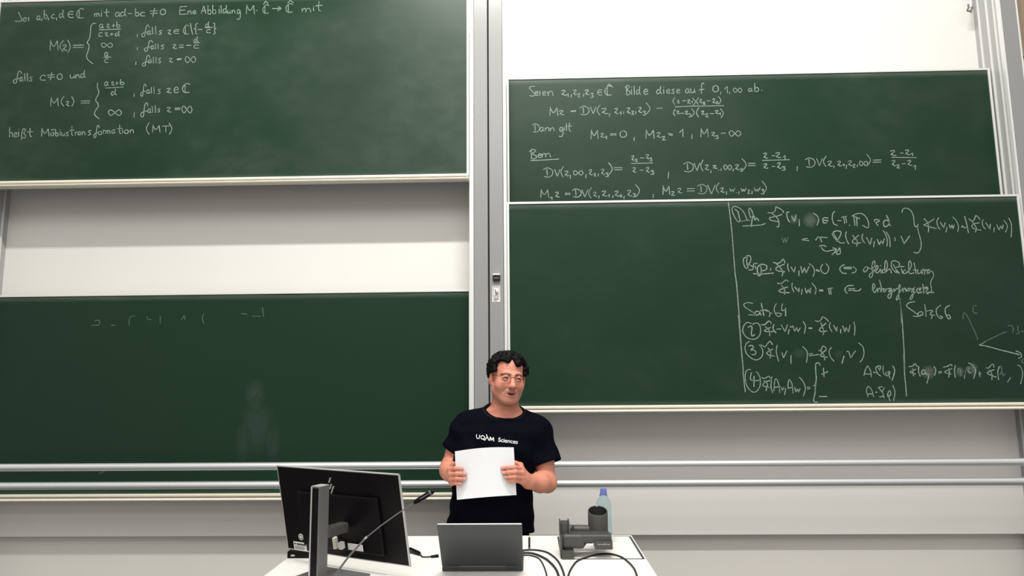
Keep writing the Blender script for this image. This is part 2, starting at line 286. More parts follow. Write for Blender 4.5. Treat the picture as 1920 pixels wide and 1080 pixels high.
# ------------------------------------------------------------ chalkboards
# chalk strokes, control points in quarter pixels of the 1920x1080 frame, laid onto each board's own plane by at()
def _ch(t): return [[tuple(map(int, q.split(','))) for q in s.split()] for s in t.split(';')]
CH_LT = _ch('''140,92 148,112 160,136 164,152 152,160 128,159 112,158;173,146 197,142 189,130 175,139 175,156 186,160 200,156;214,130 215,156;298,124 287,120 277,132 280,148 290,148 298,129;300,122 298,141 304,150;315,138 313,156;332,76 331,108 331,137;331,137 348,140 355,124 345,108 332,118;365,136 363,152;411,112 399,108 387,122 391,136 411,136;425,132 423,152;471,108 455,102 444,120 453,134 469,120;474,76 471,117 480,134;550,89 526,86 510,108 521,130 550,130;510,108 548,106;628,71 606,64 580,89 578,118 594,136 625,132;594,71 594,132;708,103 710,124;710,111 718,101 724,106 725,124;725,111 734,99 742,106 746,124;761,95 762,124;762,80 763,84;800,68 798,114 812,122;780,92 820,90;893,97 878,92 866,105 869,122 882,122 893,102;895,94 893,114 900,124;937,96 917,90 904,108 915,122 935,108;940,64 937,105 948,122;960,102 988,102;1017,64 1015,92 1015,117;1015,117 1034,120 1042,106 1031,92 1017,100;1086,96 1070,92 1054,105 1059,119 1086,119;1124,84 1180,81;1127,102 1180,99;1160,62 1146,124;1222,68 1204,81 1204,102 1222,110 1240,100 1240,78 1222,68 1213,72;1402,48 1350,51;1350,51 1347,108;1347,108 1402,105;1350,78 1389,75;1408,83 1411,106;1411,93 1422,80 1430,85 1435,106;1445,93 1469,90 1461,80 1447,87 1447,100 1458,104 1472,100;1508,102 1528,42;1528,42 1544,102;1512,84 1544,78;1560,40 1559,73 1559,103;1559,103 1576,106 1583,90 1573,73 1560,83;1596,38 1595,71 1595,101;1595,101 1612,104 1619,88 1609,71 1596,81;1643,67 1644,102;1644,48 1644,52;1658,38 1660,100;1696,72 1682,66 1672,84 1680,100 1694,84;1698,38 1696,81 1704,100;1708,76 1709,95 1718,100 1726,88 1727,76;1727,76 1728,95 1732,100;1740,78 1742,98;1742,87 1752,76 1759,80 1763,98;1801,79 1787,72 1779,90 1787,104 1800,83;1801,76 1803,122 1793,144 1776,142;1851,36 1848,104;1851,43 1875,80 1902,39;1902,39 1908,104;1925,77 1927,79;2016,42 1997,36 1975,58 1973,84 1987,100 2014,97;1987,42 1987,97;1976,32 1992,8;1992,8 2012,28;2044,64 2112,64;2085,48 2112,64;2112,64 2081,80;2196,33 2174,26 2148,49 2146,76 2162,92 2193,89;2162,33 2162,89;2158,22 2177,3;2177,3 2200,19;2264,66 2268,90;2268,75 2282,63 2293,69 2294,90;2294,75 2311,62 2325,69 2332,90;2351,59 2352,80;2352,48 2353,51;2392,12 2390,72 2406,82;2368,44 2416,40;379,300 376,376;379,308 403,349 430,304;430,304 436,376;476,304 454,333 452,359 473,388;471,342 490,336 495,345 484,358 472,372 483,369 489,379 504,376;508,300 524,334 525,362 510,396;548,340 628,338;548,356 628,355;720,174 696,178 682,200 678,248 672,288 654,320 668,340 662,380 650,412 654,440 672,460 696,478;770,186 757,182 746,193 749,209 760,209 770,190;771,183 770,202 776,210;798,184 813,180 817,186 809,194 799,203 808,201 812,207 824,205;840,193 862,191;851,180 850,204;876,164 875,185 875,204;875,204 892,206 899,196 889,185 876,191;744,224 904,218;767,248 754,244 741,258 746,272 767,272;786,248 802,244 806,250 798,258 788,267 797,265 801,271 814,269;824,258 850,256;837,248 836,266;890,253 874,249 864,260 872,270 888,260;892,232 890,259 898,270;802,339 777,322 760,336 777,356 802,339 827,322 844,339 827,356 802,339;806,397 795,392 785,405 788,422 798,422 806,402;808,394 806,414 812,424;776,432 832,428;811,444 798,440 785,454 790,468 811,468;1031,256 1029,276;1120,206 1112,188 1098,197 1089,241 1084,272 1070,276 1064,258 1086,243 1114,241;1126,236 1115,232 1105,242 1108,257 1118,257 1126,240;1128,233 1126,250 1132,258;1142,204 1145,256;1166,196 1169,256;1215,230 1202,230 1197,238 1209,246 1209,256 1192,258;1258,229 1273,224 1277,231 1269,241 1259,252 1268,249 1272,257 1284,255;1342,223 1318,222 1302,236 1313,250 1342,250;1302,236 1340,234;1416,195 1398,188 1379,212 1376,239 1390,256 1414,253;1390,195 1390,253;1428,176 1444,260;1484,176 1467,184 1470,208 1456,216 1470,224 1466,248 1481,256;1486,221 1516,221;1562,185 1549,181 1540,194 1548,204 1561,194;1565,162 1562,191 1570,204;1536,210 1592,205;1578,224 1564,220 1550,232 1554,245 1578,245;1600,172 1611,180 1607,206 1620,214 1609,222 1613,248 1600,256;1031,356 1029,374;1144,320 1135,304 1120,312 1111,352 1105,380 1090,384 1084,368 1108,354 1138,352;1151,346 1142,342 1133,352 1136,367 1144,367 1151,350;1152,343 1151,360 1156,368;1165,328 1167,368;1185,328 1187,368;1231,338 1216,338 1211,347 1224,355 1224,366 1206,368;1295,337 1311,332 1316,339 1306,350 1296,362 1305,359 1311,367 1324,364;1344,340 1376,338;1344,356 1376,355;1398,340 1432,340;1478,297 1464,293 1454,304 1462,314 1476,304;1480,276 1478,303 1486,314;1454,323 1498,320;1490,340 1472,336 1454,348 1460,361 1490,361;1020,464 1018,486;1124,432 1116,416 1102,424 1093,464 1088,492 1074,496 1068,480 1090,466 1118,464;1134,452 1123,448 1113,458 1116,471 1126,471 1134,455;1136,449 1134,465 1140,472;1149,428 1152,472;1169,428 1171,472;1207,438 1195,438 1190,449 1201,458 1201,470 1186,472;1267,440 1283,436 1288,442 1278,452 1268,462 1277,460 1283,467 1296,465;1328,442 1362,440;1328,448 1360,446;1428,447 1404,424 1388,442 1404,470 1428,447 1452,424 1468,447 1452,470 1428,447;162,552 153,534 137,543 128,588 122,620 106,624 100,606 125,590 156,588;169,584 158,580 149,591 152,607 161,607 169,588;170,581 169,600 174,608;184,552 187,606;204,548 207,608;243,578 230,578 225,587 237,595 237,606 220,608;342,570 322,564 302,581 309,600 342,600;356,564 408,561;359,580 408,578;390,544 377,600;448,552 431,565 432,587 448,596 465,585 464,563 448,552 440,556;526,560 528,581 541,586 554,573 556,560;556,560 558,581 564,586;568,562 571,584;571,572 582,560 590,565 595,584;631,559 615,553 604,570 613,584 629,570;634,528 631,567 640,584;732,624 730,652 740,684 738,708 722,736 718,756 734,776 736,800 716,828 708,856 720,872 744,892;383,732 380,796;383,738 406,774 432,735;432,735 438,796;480,724 461,749 460,771 478,796;494,765 510,760 514,767 506,777 496,788 505,785 509,793 522,791;538,724 551,749 552,771 540,796;608,758 672,756;608,773 672,772;808,618 796,614 786,625 788,641 799,641 808,622;810,615 808,634 814,642;834,618 848,614 851,619 844,627 835,635 843,633 847,639 858,637;868,626 886,624;877,614 876,636;905,596 903,616 903,633;903,633 922,635 930,625 919,616 905,621;792,660 924,653;864,693 845,689 832,702 842,714 861,702;866,668 864,700 874,714;862,845 832,824 812,841 832,866 862,845 892,824 912,845 892,866 862,845;1007,704 1005,724;1096,650 1090,632 1080,641 1074,685 1070,716 1060,720 1056,702 1072,687 1092,685;1119,678 1110,674 1101,684 1104,699 1112,699 1119,682;1120,675 1119,692 1124,700;1134,654 1136,698;1154,650 1157,700;1205,670 1193,670 1188,680 1199,688 1199,700 1184,702;1251,667 1270,662 1275,669 1264,680 1252,692 1263,689 1269,697 1284,694;1306,676 1336,670 1326,652 1308,665 1308,689 1322,696 1340,689;1424,633 1400,626 1373,650 1370,677 1388,694 1421,691;1388,633 1388,691;1007,844 1005,880;1110,793 1102,772 1088,782 1080,834 1075,871 1061,876 1056,855 1078,836 1105,834;1127,820 1118,816 1109,828 1112,844 1120,844 1127,825;1128,818 1127,837 1132,846;1142,796 1144,844;1164,792 1166,844;1199,817 1189,817 1186,824 1195,830 1195,839 1182,840;1251,809 1270,804 1275,812 1264,823 1252,835 1263,832 1269,841 1284,838;1312,811 1352,810;1312,822 1352,821;1402,822 1379,796 1364,817 1379,848 1402,822 1425,796 1440,822 1425,848 1402,822;72,956 72,1028;72,1003 86,992 93,1006 95,1028;105,1013 127,1008 120,994 107,1004 107,1023 117,1028 130,1023;139,988 140,1024;140,968 140,972;160,1048 165,989 178,964 191,977 178,998 194,1019 185,1035 171,1031;226,962 224,1015 238,1024;206,990 246,987;315,962 312,1022;315,968 337,1001 362,965;362,965 368,1022;392,992 382,1000 382,1013 392,1018 402,1012 402,998 392,992 387,995;384,974 416,972;418,972 416,996 416,1018;416,1018 431,1020 437,1008 428,996 418,1003;451,987 452,1016;452,972 452,976;462,994 463,1013 473,1018 483,1006 484,994;484,994 486,1013 490,1018;515,991 504,991 500,1000 510,1007 510,1017 496,1018;540,948 538,1006 550,1016;524,979 556,975;564,990 566,1014;566,1002 571,992 580,992;603,992 594,988 585,998 588,1011 596,1011 603,995;604,989 603,1005 608,1012;614,990 617,1012;617,1000 627,988 635,993 639,1012;683,980 670,980 665,990 677,998 677,1010 660,1012;744,958 738,940 728,949 722,995 718,1027 708,1032 704,1014 720,997 740,995;750,984 738,992 739,1005 750,1010 762,1004 761,990 750,984 744,987;774,976 775,1004;775,990 780,979 788,979;792,981 794,1002;794,989 801,979 806,984 807,1002;807,989 815,977 823,984 826,1002;859,978 848,974 839,984 842,999 851,999 859,982;860,975 859,992 864,1000;898,936 896,992 909,1002;880,966 916,962;918,972 919,998;948,972 935,981 935,996 948,1002 961,994 961,980 948,972 942,975;974,975 977,998;977,985 989,972 998,977 1002,998;1120,920 1101,951 1100,977 1118,1008;1147,936 1144,992;1147,942 1169,972 1194,939;1194,939 1200,992;1216,946 1272,944;1244,946 1244,990;1268,924 1286,953 1287,979 1270,1008''')
CH_RT = _ch('''4012,648 3984,648 3970,660 3992,684 4010,706 4000,720 3972,718;4013,702 4034,697 4026,684 4014,694 4014,711 4024,716 4036,711;4049,684 4050,716;4069,702 4093,697 4085,684 4071,694 4071,711 4082,716 4096,711;4108,687 4112,718;4112,701 4129,684 4142,691 4148,718;4211,682 4232,676 4238,684 4226,696 4213,709 4225,706 4231,715 4248,712;4252,713 4262,700;4262,700 4262,728;4285,708 4283,732;4299,679 4315,674 4320,682 4310,693 4300,705 4309,702 4315,711 4328,708;4333,704 4343,700 4347,708 4334,728 4352,728;4377,704 4375,726;4387,679 4406,674 4411,682 4400,693 4388,705 4399,702 4405,711 4420,708;4430,700 4448,700 4439,712 4450,722 4441,732 4430,729;4514,676 4494,674 4482,693 4491,712 4514,712;4482,693 4512,691;4588,651 4566,644 4540,668 4538,696 4554,714 4585,710;4554,651 4554,710;4546,660 4568,628;4568,628 4596,655;4698,647 4700,712;4688,658 4704,640 4722,651 4704,672 4728,694 4712,712 4696,708;4736,672 4737,708;4737,652 4738,656;4756,644 4758,710;4796,681 4782,675 4772,693 4780,708 4794,693;4798,648 4796,690 4804,708;4830,690 4857,684 4847,668 4831,680 4831,702 4844,708 4860,702;4952,679 4935,673 4924,690 4934,704 4951,690;4955,648 4952,687 4962,704;4977,670 4978,702;4978,652 4978,656;5000,686 5025,681 5016,668 5001,678 5001,695 5013,700 5028,695;5059,670 5047,670 5042,679 5053,687 5053,698 5038,700;5075,684 5097,680 5090,668 5077,677 5077,694 5087,698 5100,694;5166,671 5153,666 5142,679 5145,696 5156,696 5166,676;5167,668 5166,688 5172,698;5180,664 5182,690 5194,696 5207,680 5209,664;5209,664 5211,690 5216,696;5280,630 5266,622 5261,654 5261,702;5242,674 5280,670;5367,640 5348,655 5349,680 5367,690 5386,678 5385,652 5367,640 5358,645;5406,688 5404,708;5434,670 5455,648;5455,648 5455,698;5474,688 5472,704;5532,677 5513,660 5500,674 5513,694 5532,677 5551,660 5564,677 5551,694 5532,677;5638,666 5625,662 5614,672 5617,685 5628,685 5638,669;5639,663 5638,679 5644,686;5661,624 5660,655 5660,683;5660,683 5681,686 5690,670 5678,655 5661,664;5713,675 5715,677;4127,804 4124,868;4127,810 4151,846 4178,807;4178,807 4184,868;4195,833 4215,828 4220,835 4209,845 4197,856 4208,853 4214,861 4230,859;4280,832 4320,830;4284,837 4316,836;4348,809 4377,796 4413,812 4416,841 4391,860 4355,857;4373,806 4377,847;4428,802 4449,854;4449,854 4470,802;4500,788 4482,814 4481,836 4498,862;4512,818 4539,812 4546,820 4531,833 4514,846 4530,843 4538,853 4560,850;4572,852 4570,874;4609,818 4626,812 4631,820 4621,833 4610,846 4620,843 4626,853 4640,850;4648,847 4658,836;4658,836 4658,860;4678,836 4676,852;4702,814 4717,808 4721,816 4713,829 4703,842 4712,839 4716,849 4728,846;4737,836 4747,832 4751,838 4738,857 4756,857;4769,836 4767,854;4787,810 4803,804 4808,812 4798,825 4788,838 4797,835 4803,845 4816,842;4822,834 4841,834 4832,845 4844,854 4834,864 4822,861;4846,772 4870,801 4872,825 4849,854;4924,812 4968,810;5062,732 5049,750 5048,766 5060,784;5078,755 5089,752 5092,756 5086,763 5079,770 5085,768 5089,773 5098,772;5120,756 5144,756;5154,752 5169,748 5173,754 5165,763 5155,773 5164,770 5168,777 5180,775;5184,763 5194,756;5194,756 5194,772;5192,736 5213,756 5214,772 5195,792;5238,732 5227,750 5226,766 5237,784;5246,748 5258,744 5262,750 5255,758 5247,767 5254,765 5258,771 5268,769;5273,767 5282,764 5286,768 5274,781 5290,781;5300,756 5326,756;5342,745 5357,740 5361,747 5353,757 5343,768 5352,765 5356,773 5368,771;5371,763 5380,760 5384,764 5372,777 5388,777;5388,724 5404,744 5405,760 5390,780;5064,802 5200,796 5428,793;5064,820 5053,837 5052,851 5063,868;5072,835 5087,832 5091,836 5083,843 5073,850 5082,848 5086,853 5098,852;5104,850 5130,850;5138,836 5153,832 5157,837 5149,845 5139,853 5148,851 5152,857 5164,855;5166,853 5182,853 5174,862 5184,870 5176,878 5166,875;5186,816 5204,836 5205,852 5188,872;5242,808 5226,832 5225,854 5240,878;5260,836 5274,832 5277,838 5270,846 5261,855 5269,853 5273,859 5284,857;5293,856 5303,852 5307,858 5294,875 5312,875;5324,852 5352,852;5364,832 5380,828 5384,833 5376,841 5366,849 5375,847 5379,853 5392,851;5396,853 5404,844;5404,844 5404,864;5404,816 5422,840 5423,860 5406,884;3992,940 4014,928 4042,944 4045,971 4026,990 3998,987;4012,937 4014,978;4074,960 4061,956 4050,967 4053,983 4064,983 4074,964;4075,957 4074,976 4080,984;4088,959 4091,982;4091,969 4104,956 4114,961 4118,982;4126,960 4129,982;4129,970 4142,958 4152,963 4156,982;4221,961 4206,954 4197,972 4206,986 4220,964;4221,958 4222,1003 4212,1024 4194,1022;4232,961 4233,978;4233,952 4233,954;4248,926 4249,980;4271,918 4269,974 4281,984;4254,948 4288,944;4435,972 4432,1042;4435,979 4456,1018 4481,976;4481,976 4486,1042;4504,1004 4520,1000 4524,1006 4516,1016 4506,1026 4515,1024 4519,1031 4532,1029;4538,1030 4549,1018;4549,1018 4549,1044;4578,1004 4622,1003;4578,1014 4622,1013;4674,980 4652,995 4653,1020 4674,1030 4696,1018 4695,992 4674,980 4664,985;4757,1028 4755,1056;4847,972 4844,1038;4847,979 4872,1015 4900,975;4900,975 4906,1038;4927,999 4944,994 4949,1002 4939,1013 4928,1025 4938,1022 4944,1031 4958,1028;4967,1028 4980,1024 4986,1030 4969,1049 4992,1049;5008,998 5044,1006;5016,1010 5044,1015;5096,994 5122,968;5122,968 5122,1026;5191,1008 5189,1042;5259,962 5256,1026;5259,968 5281,1004 5306,965;5306,965 5312,1026;5335,996 5354,992 5359,998 5348,1007 5336,1017 5347,1014 5353,1021 5368,1019;5366,1017 5385,1017 5376,1026 5388,1033 5378,1040 5366,1038;5408,1001 5442,998;5512,1001 5486,980 5468,997 5486,1022 5512,1001 5538,980 5556,1001 5538,1022 5512,1001;3984,1127 3987,1192;3970,1138 3993,1120 4019,1131 3993,1152 4028,1174 4005,1192 3982,1188;4037,1168 4058,1164 4050,1152 4038,1161 4038,1178 4048,1182 4060,1178;4064,1154 4067,1178;4067,1163 4081,1151 4091,1157 4093,1178;4093,1163 4108,1150 4122,1157 4129,1178;3980,1204 4080,1200 4192,1193;4076,1272 4105,1258 4141,1276 4144,1307 4119,1328 4083,1324;4101,1268 4105,1314;4160,1272 4180,1324;4180,1324 4200,1272;4226,1248 4210,1276 4209,1300 4224,1328;4237,1287 4254,1282 4259,1290 4249,1301 4238,1313 4248,1310 4254,1319 4268,1316;4279,1312 4277,1338;4336,1297 4314,1280 4300,1294 4314,1314 4336,1297 4358,1280 4372,1297 4358,1314 4336,1297;4395,1308 4393,1334;4416,1278 4432,1272 4436,1280 4428,1292 4418,1305 4427,1302 4431,1311 4444,1308;4453,1303 4463,1300 4467,1305 4454,1319 4472,1319;4489,1304 4487,1322;4508,1274 4524,1268 4528,1276 4520,1289 4510,1302 4519,1299 4523,1309 4536,1306;4542,1298 4561,1298 4552,1308 4564,1317 4554,1326 4542,1323;4564,1220 4588,1252 4590,1278 4567,1310;4608,1258 4668,1257;4608,1273 4668,1272;4736,1173 4750,1168 4753,1175 4746,1186 4737,1198 4745,1195 4749,1203 4760,1200;4765,1195 4775,1192 4779,1197 4766,1211 4784,1211;4802,1184 4830,1184;4844,1163 4860,1158 4864,1165 4856,1175 4846,1186 4855,1183 4859,1191 4872,1189;4870,1185 4889,1185 4880,1194 4892,1201 4882,1208 4870,1206;4736,1226 4896,1222;4744,1261 4760,1256 4764,1264 4756,1275 4746,1287 4755,1284 4759,1293 4772,1290;4798,1276 4824,1276;4845,1261 4861,1256 4866,1263 4856,1274 4846,1286 4855,1283 4861,1291 4874,1288;4882,1281 4903,1281 4892,1291 4905,1300 4895,1308 4882,1305;5015,1288 5011,1338;5128,1230 5158,1216 5195,1234 5198,1266 5172,1288 5135,1284;5154,1227 5158,1274;5206,1224 5227,1280;5227,1280 5248,1224;5274,1200 5258,1229 5257,1253 5272,1282;5289,1242 5305,1236 5310,1244 5300,1256 5290,1269 5299,1266 5305,1275 5318,1272;5333,1280 5331,1296;5347,1243 5364,1240 5369,1245 5359,1252 5348,1260 5358,1258 5364,1263 5378,1262;5388,1275 5390,1277;5409,1264 5407,1280;5457,1255 5440,1236 5428,1251 5440,1274 5457,1255 5474,1236 5486,1255 5474,1274 5457,1255;5500,1266 5498,1284;5513,1240 5533,1234 5538,1242 5527,1254 5515,1267 5526,1264 5532,1273 5548,1270;5552,1265 5568,1265 5560,1273 5570,1279 5562,1286 5552,1284;5562,1188 5591,1220 5593,1248 5566,1280;5614,1226 5664,1224;5614,1242 5664,1241;5727,1154 5744,1148 5749,1156 5739,1168 5728,1181 5738,1178 5744,1187 5758,1184;5790,1168 5812,1168;5817,1150 5839,1144 5845,1152 5833,1164 5819,1177 5832,1174 5838,1183 5856,1180;5872,1179 5888,1164;5888,1164 5888,1198;5716,1203 5920,1198;5725,1233 5745,1228 5750,1235 5739,1246 5727,1258 5738,1255 5744,1263 5760,1260;5792,1248 5812,1248;5829,1226 5846,1220 5851,1229 5841,1242 5830,1256 5840,1253 5846,1263 5860,1260;5864,1250 5888,1250 5876,1260 5891,1269 5879,1278 5864,1275;5980,1248 5978,1280;6040,1198 6070,1184 6107,1202 6110,1233 6084,1254 6047,1250;6066,1194 6070,1240;6124,1188 6146,1244;6146,1244 6168,1188;6196,1172 6178,1199 6177,1221 6194,1248;6209,1214 6229,1208 6234,1216 6223,1228 6211,1241 6222,1238 6228,1247 6244,1244;6255,1244 6253,1260;6281,1213 6298,1208 6303,1216 6293,1227 6282,1239 6292,1236 6298,1245 6312,1242;6320,1237 6330,1228;6330,1228 6330,1248;6349,1236 6347,1264;6363,1211 6379,1206 6384,1214 6374,1225 6364,1237 6373,1234 6379,1243 6392,1240;6397,1236 6407,1232 6411,1238 6398,1255 6416,1255;6431,1236 6429,1252;6476,1226 6457,1208 6444,1222 6457,1244 6476,1226 6495,1208 6508,1226 6495,1244 6476,1226;6498,1156 6524,1187 6525,1213 6501,1244;6548,1201 6608,1199;6548,1217 6608,1216;6678,1134 6702,1128 6708,1136 6695,1148 6680,1161 6693,1158 6701,1167 6720,1164;6752,1148 6774,1149;6789,1129 6809,1124 6814,1132 6803,1143 6791,1155 6802,1152 6808,1161 6824,1158;6832,1157 6845,1148;6845,1148 6845,1168;6688,1180 6872,1182;6689,1208 6706,1202 6711,1210 6701,1223 6690,1236 6700,1233 6706,1243 6720,1240;6727,1240 6738,1236 6742,1242 6728,1259 6748,1259;6766,1228 6790,1228;6805,1208 6825,1202 6830,1210 6819,1222 6807,1235 6818,1232 6824,1241 6840,1238;6852,1252 6866,1236;6866,1236 6866,1272;4059,1420 4056,1482;4059,1426 4082,1460 4108,1423;4108,1423 4114,1482;4122,1487 4140,1474;4140,1474 4140,1502;4165,1446 4182,1440 4187,1448 4177,1460 4166,1473 4176,1470 4182,1479 4196,1476;4238,1449 4276,1448;4238,1459 4276,1458;4294,1428 4320,1416 4353,1432 4357,1459 4334,1478 4301,1475;4317,1425 4320,1466;4364,1424 4386,1478;4386,1478 4408,1424;4436,1408 4418,1435 4417,1459 4434,1486;4450,1445 4466,1440 4470,1447 4462,1457 4452,1468 4461,1465 4465,1473 4478,1471;4493,1468 4491,1488;4515,1438 4536,1432 4542,1440 4530,1452 4517,1465 4529,1462 4535,1471 4552,1468;4560,1467 4570,1456;4570,1456 4570,1480;4597,1468 4595,1484;4611,1438 4630,1432 4635,1440 4624,1452 4612,1465 4623,1462 4629,1471 4644,1468;4649,1462 4659,1460 4663,1464 4650,1475 4668,1475;4682,1472 4680,1492;4705,1432 4724,1426 4729,1435 4718,1449 4706,1464 4717,1460 4723,1471 4738,1467;4746,1453 4765,1453 4756,1462 4768,1470 4758,1478 4746,1475;4766,1384 4792,1416 4793,1444 4769,1476;4900,1456 4898,1484;4974,1392 4972,1458;4974,1399 4994,1435 5017,1395;5017,1395 5022,1458;5034,1440 5048,1436 5054,1444 5035,1464 5062,1464;5081,1417 5101,1412 5106,1419 5095,1430 5083,1442 5094,1439 5100,1447 5116,1444;5152,1416 5208,1414;5152,1433 5208,1432;5230,1396 5260,1382 5297,1400 5300,1432 5274,1454 5237,1450;5256,1393 5260,1440;5308,1388 5336,1456;5336,1456 5364,1388;5392,1372 5374,1398 5373,1420 5390,1446;5404,1413 5420,1408 5424,1415 5416,1426 5406,1438 5415,1435 5419,1443 5432,1440;5450,1436 5448,1458;5474,1415 5482,1437;5482,1437 5493,1420;5493,1420 5499,1437;5499,1437 5512,1412;5522,1443 5524,1445;5543,1436 5541,1456;5558,1413 5566,1437;5566,1437 5577,1418;5577,1418 5583,1437;5583,1437 5596,1410;5607,1428 5616,1424 5620,1431 5608,1451 5624,1451;5641,1432 5639,1454;5658,1411 5666,1436;5666,1436 5679,1417;5679,1417 5685,1436;5685,1436 5700,1408;5710,1422 5729,1422 5720,1434 5732,1445 5722,1456 5710,1452;5716,1360 5743,1394 5745,1422 5719,1456''')
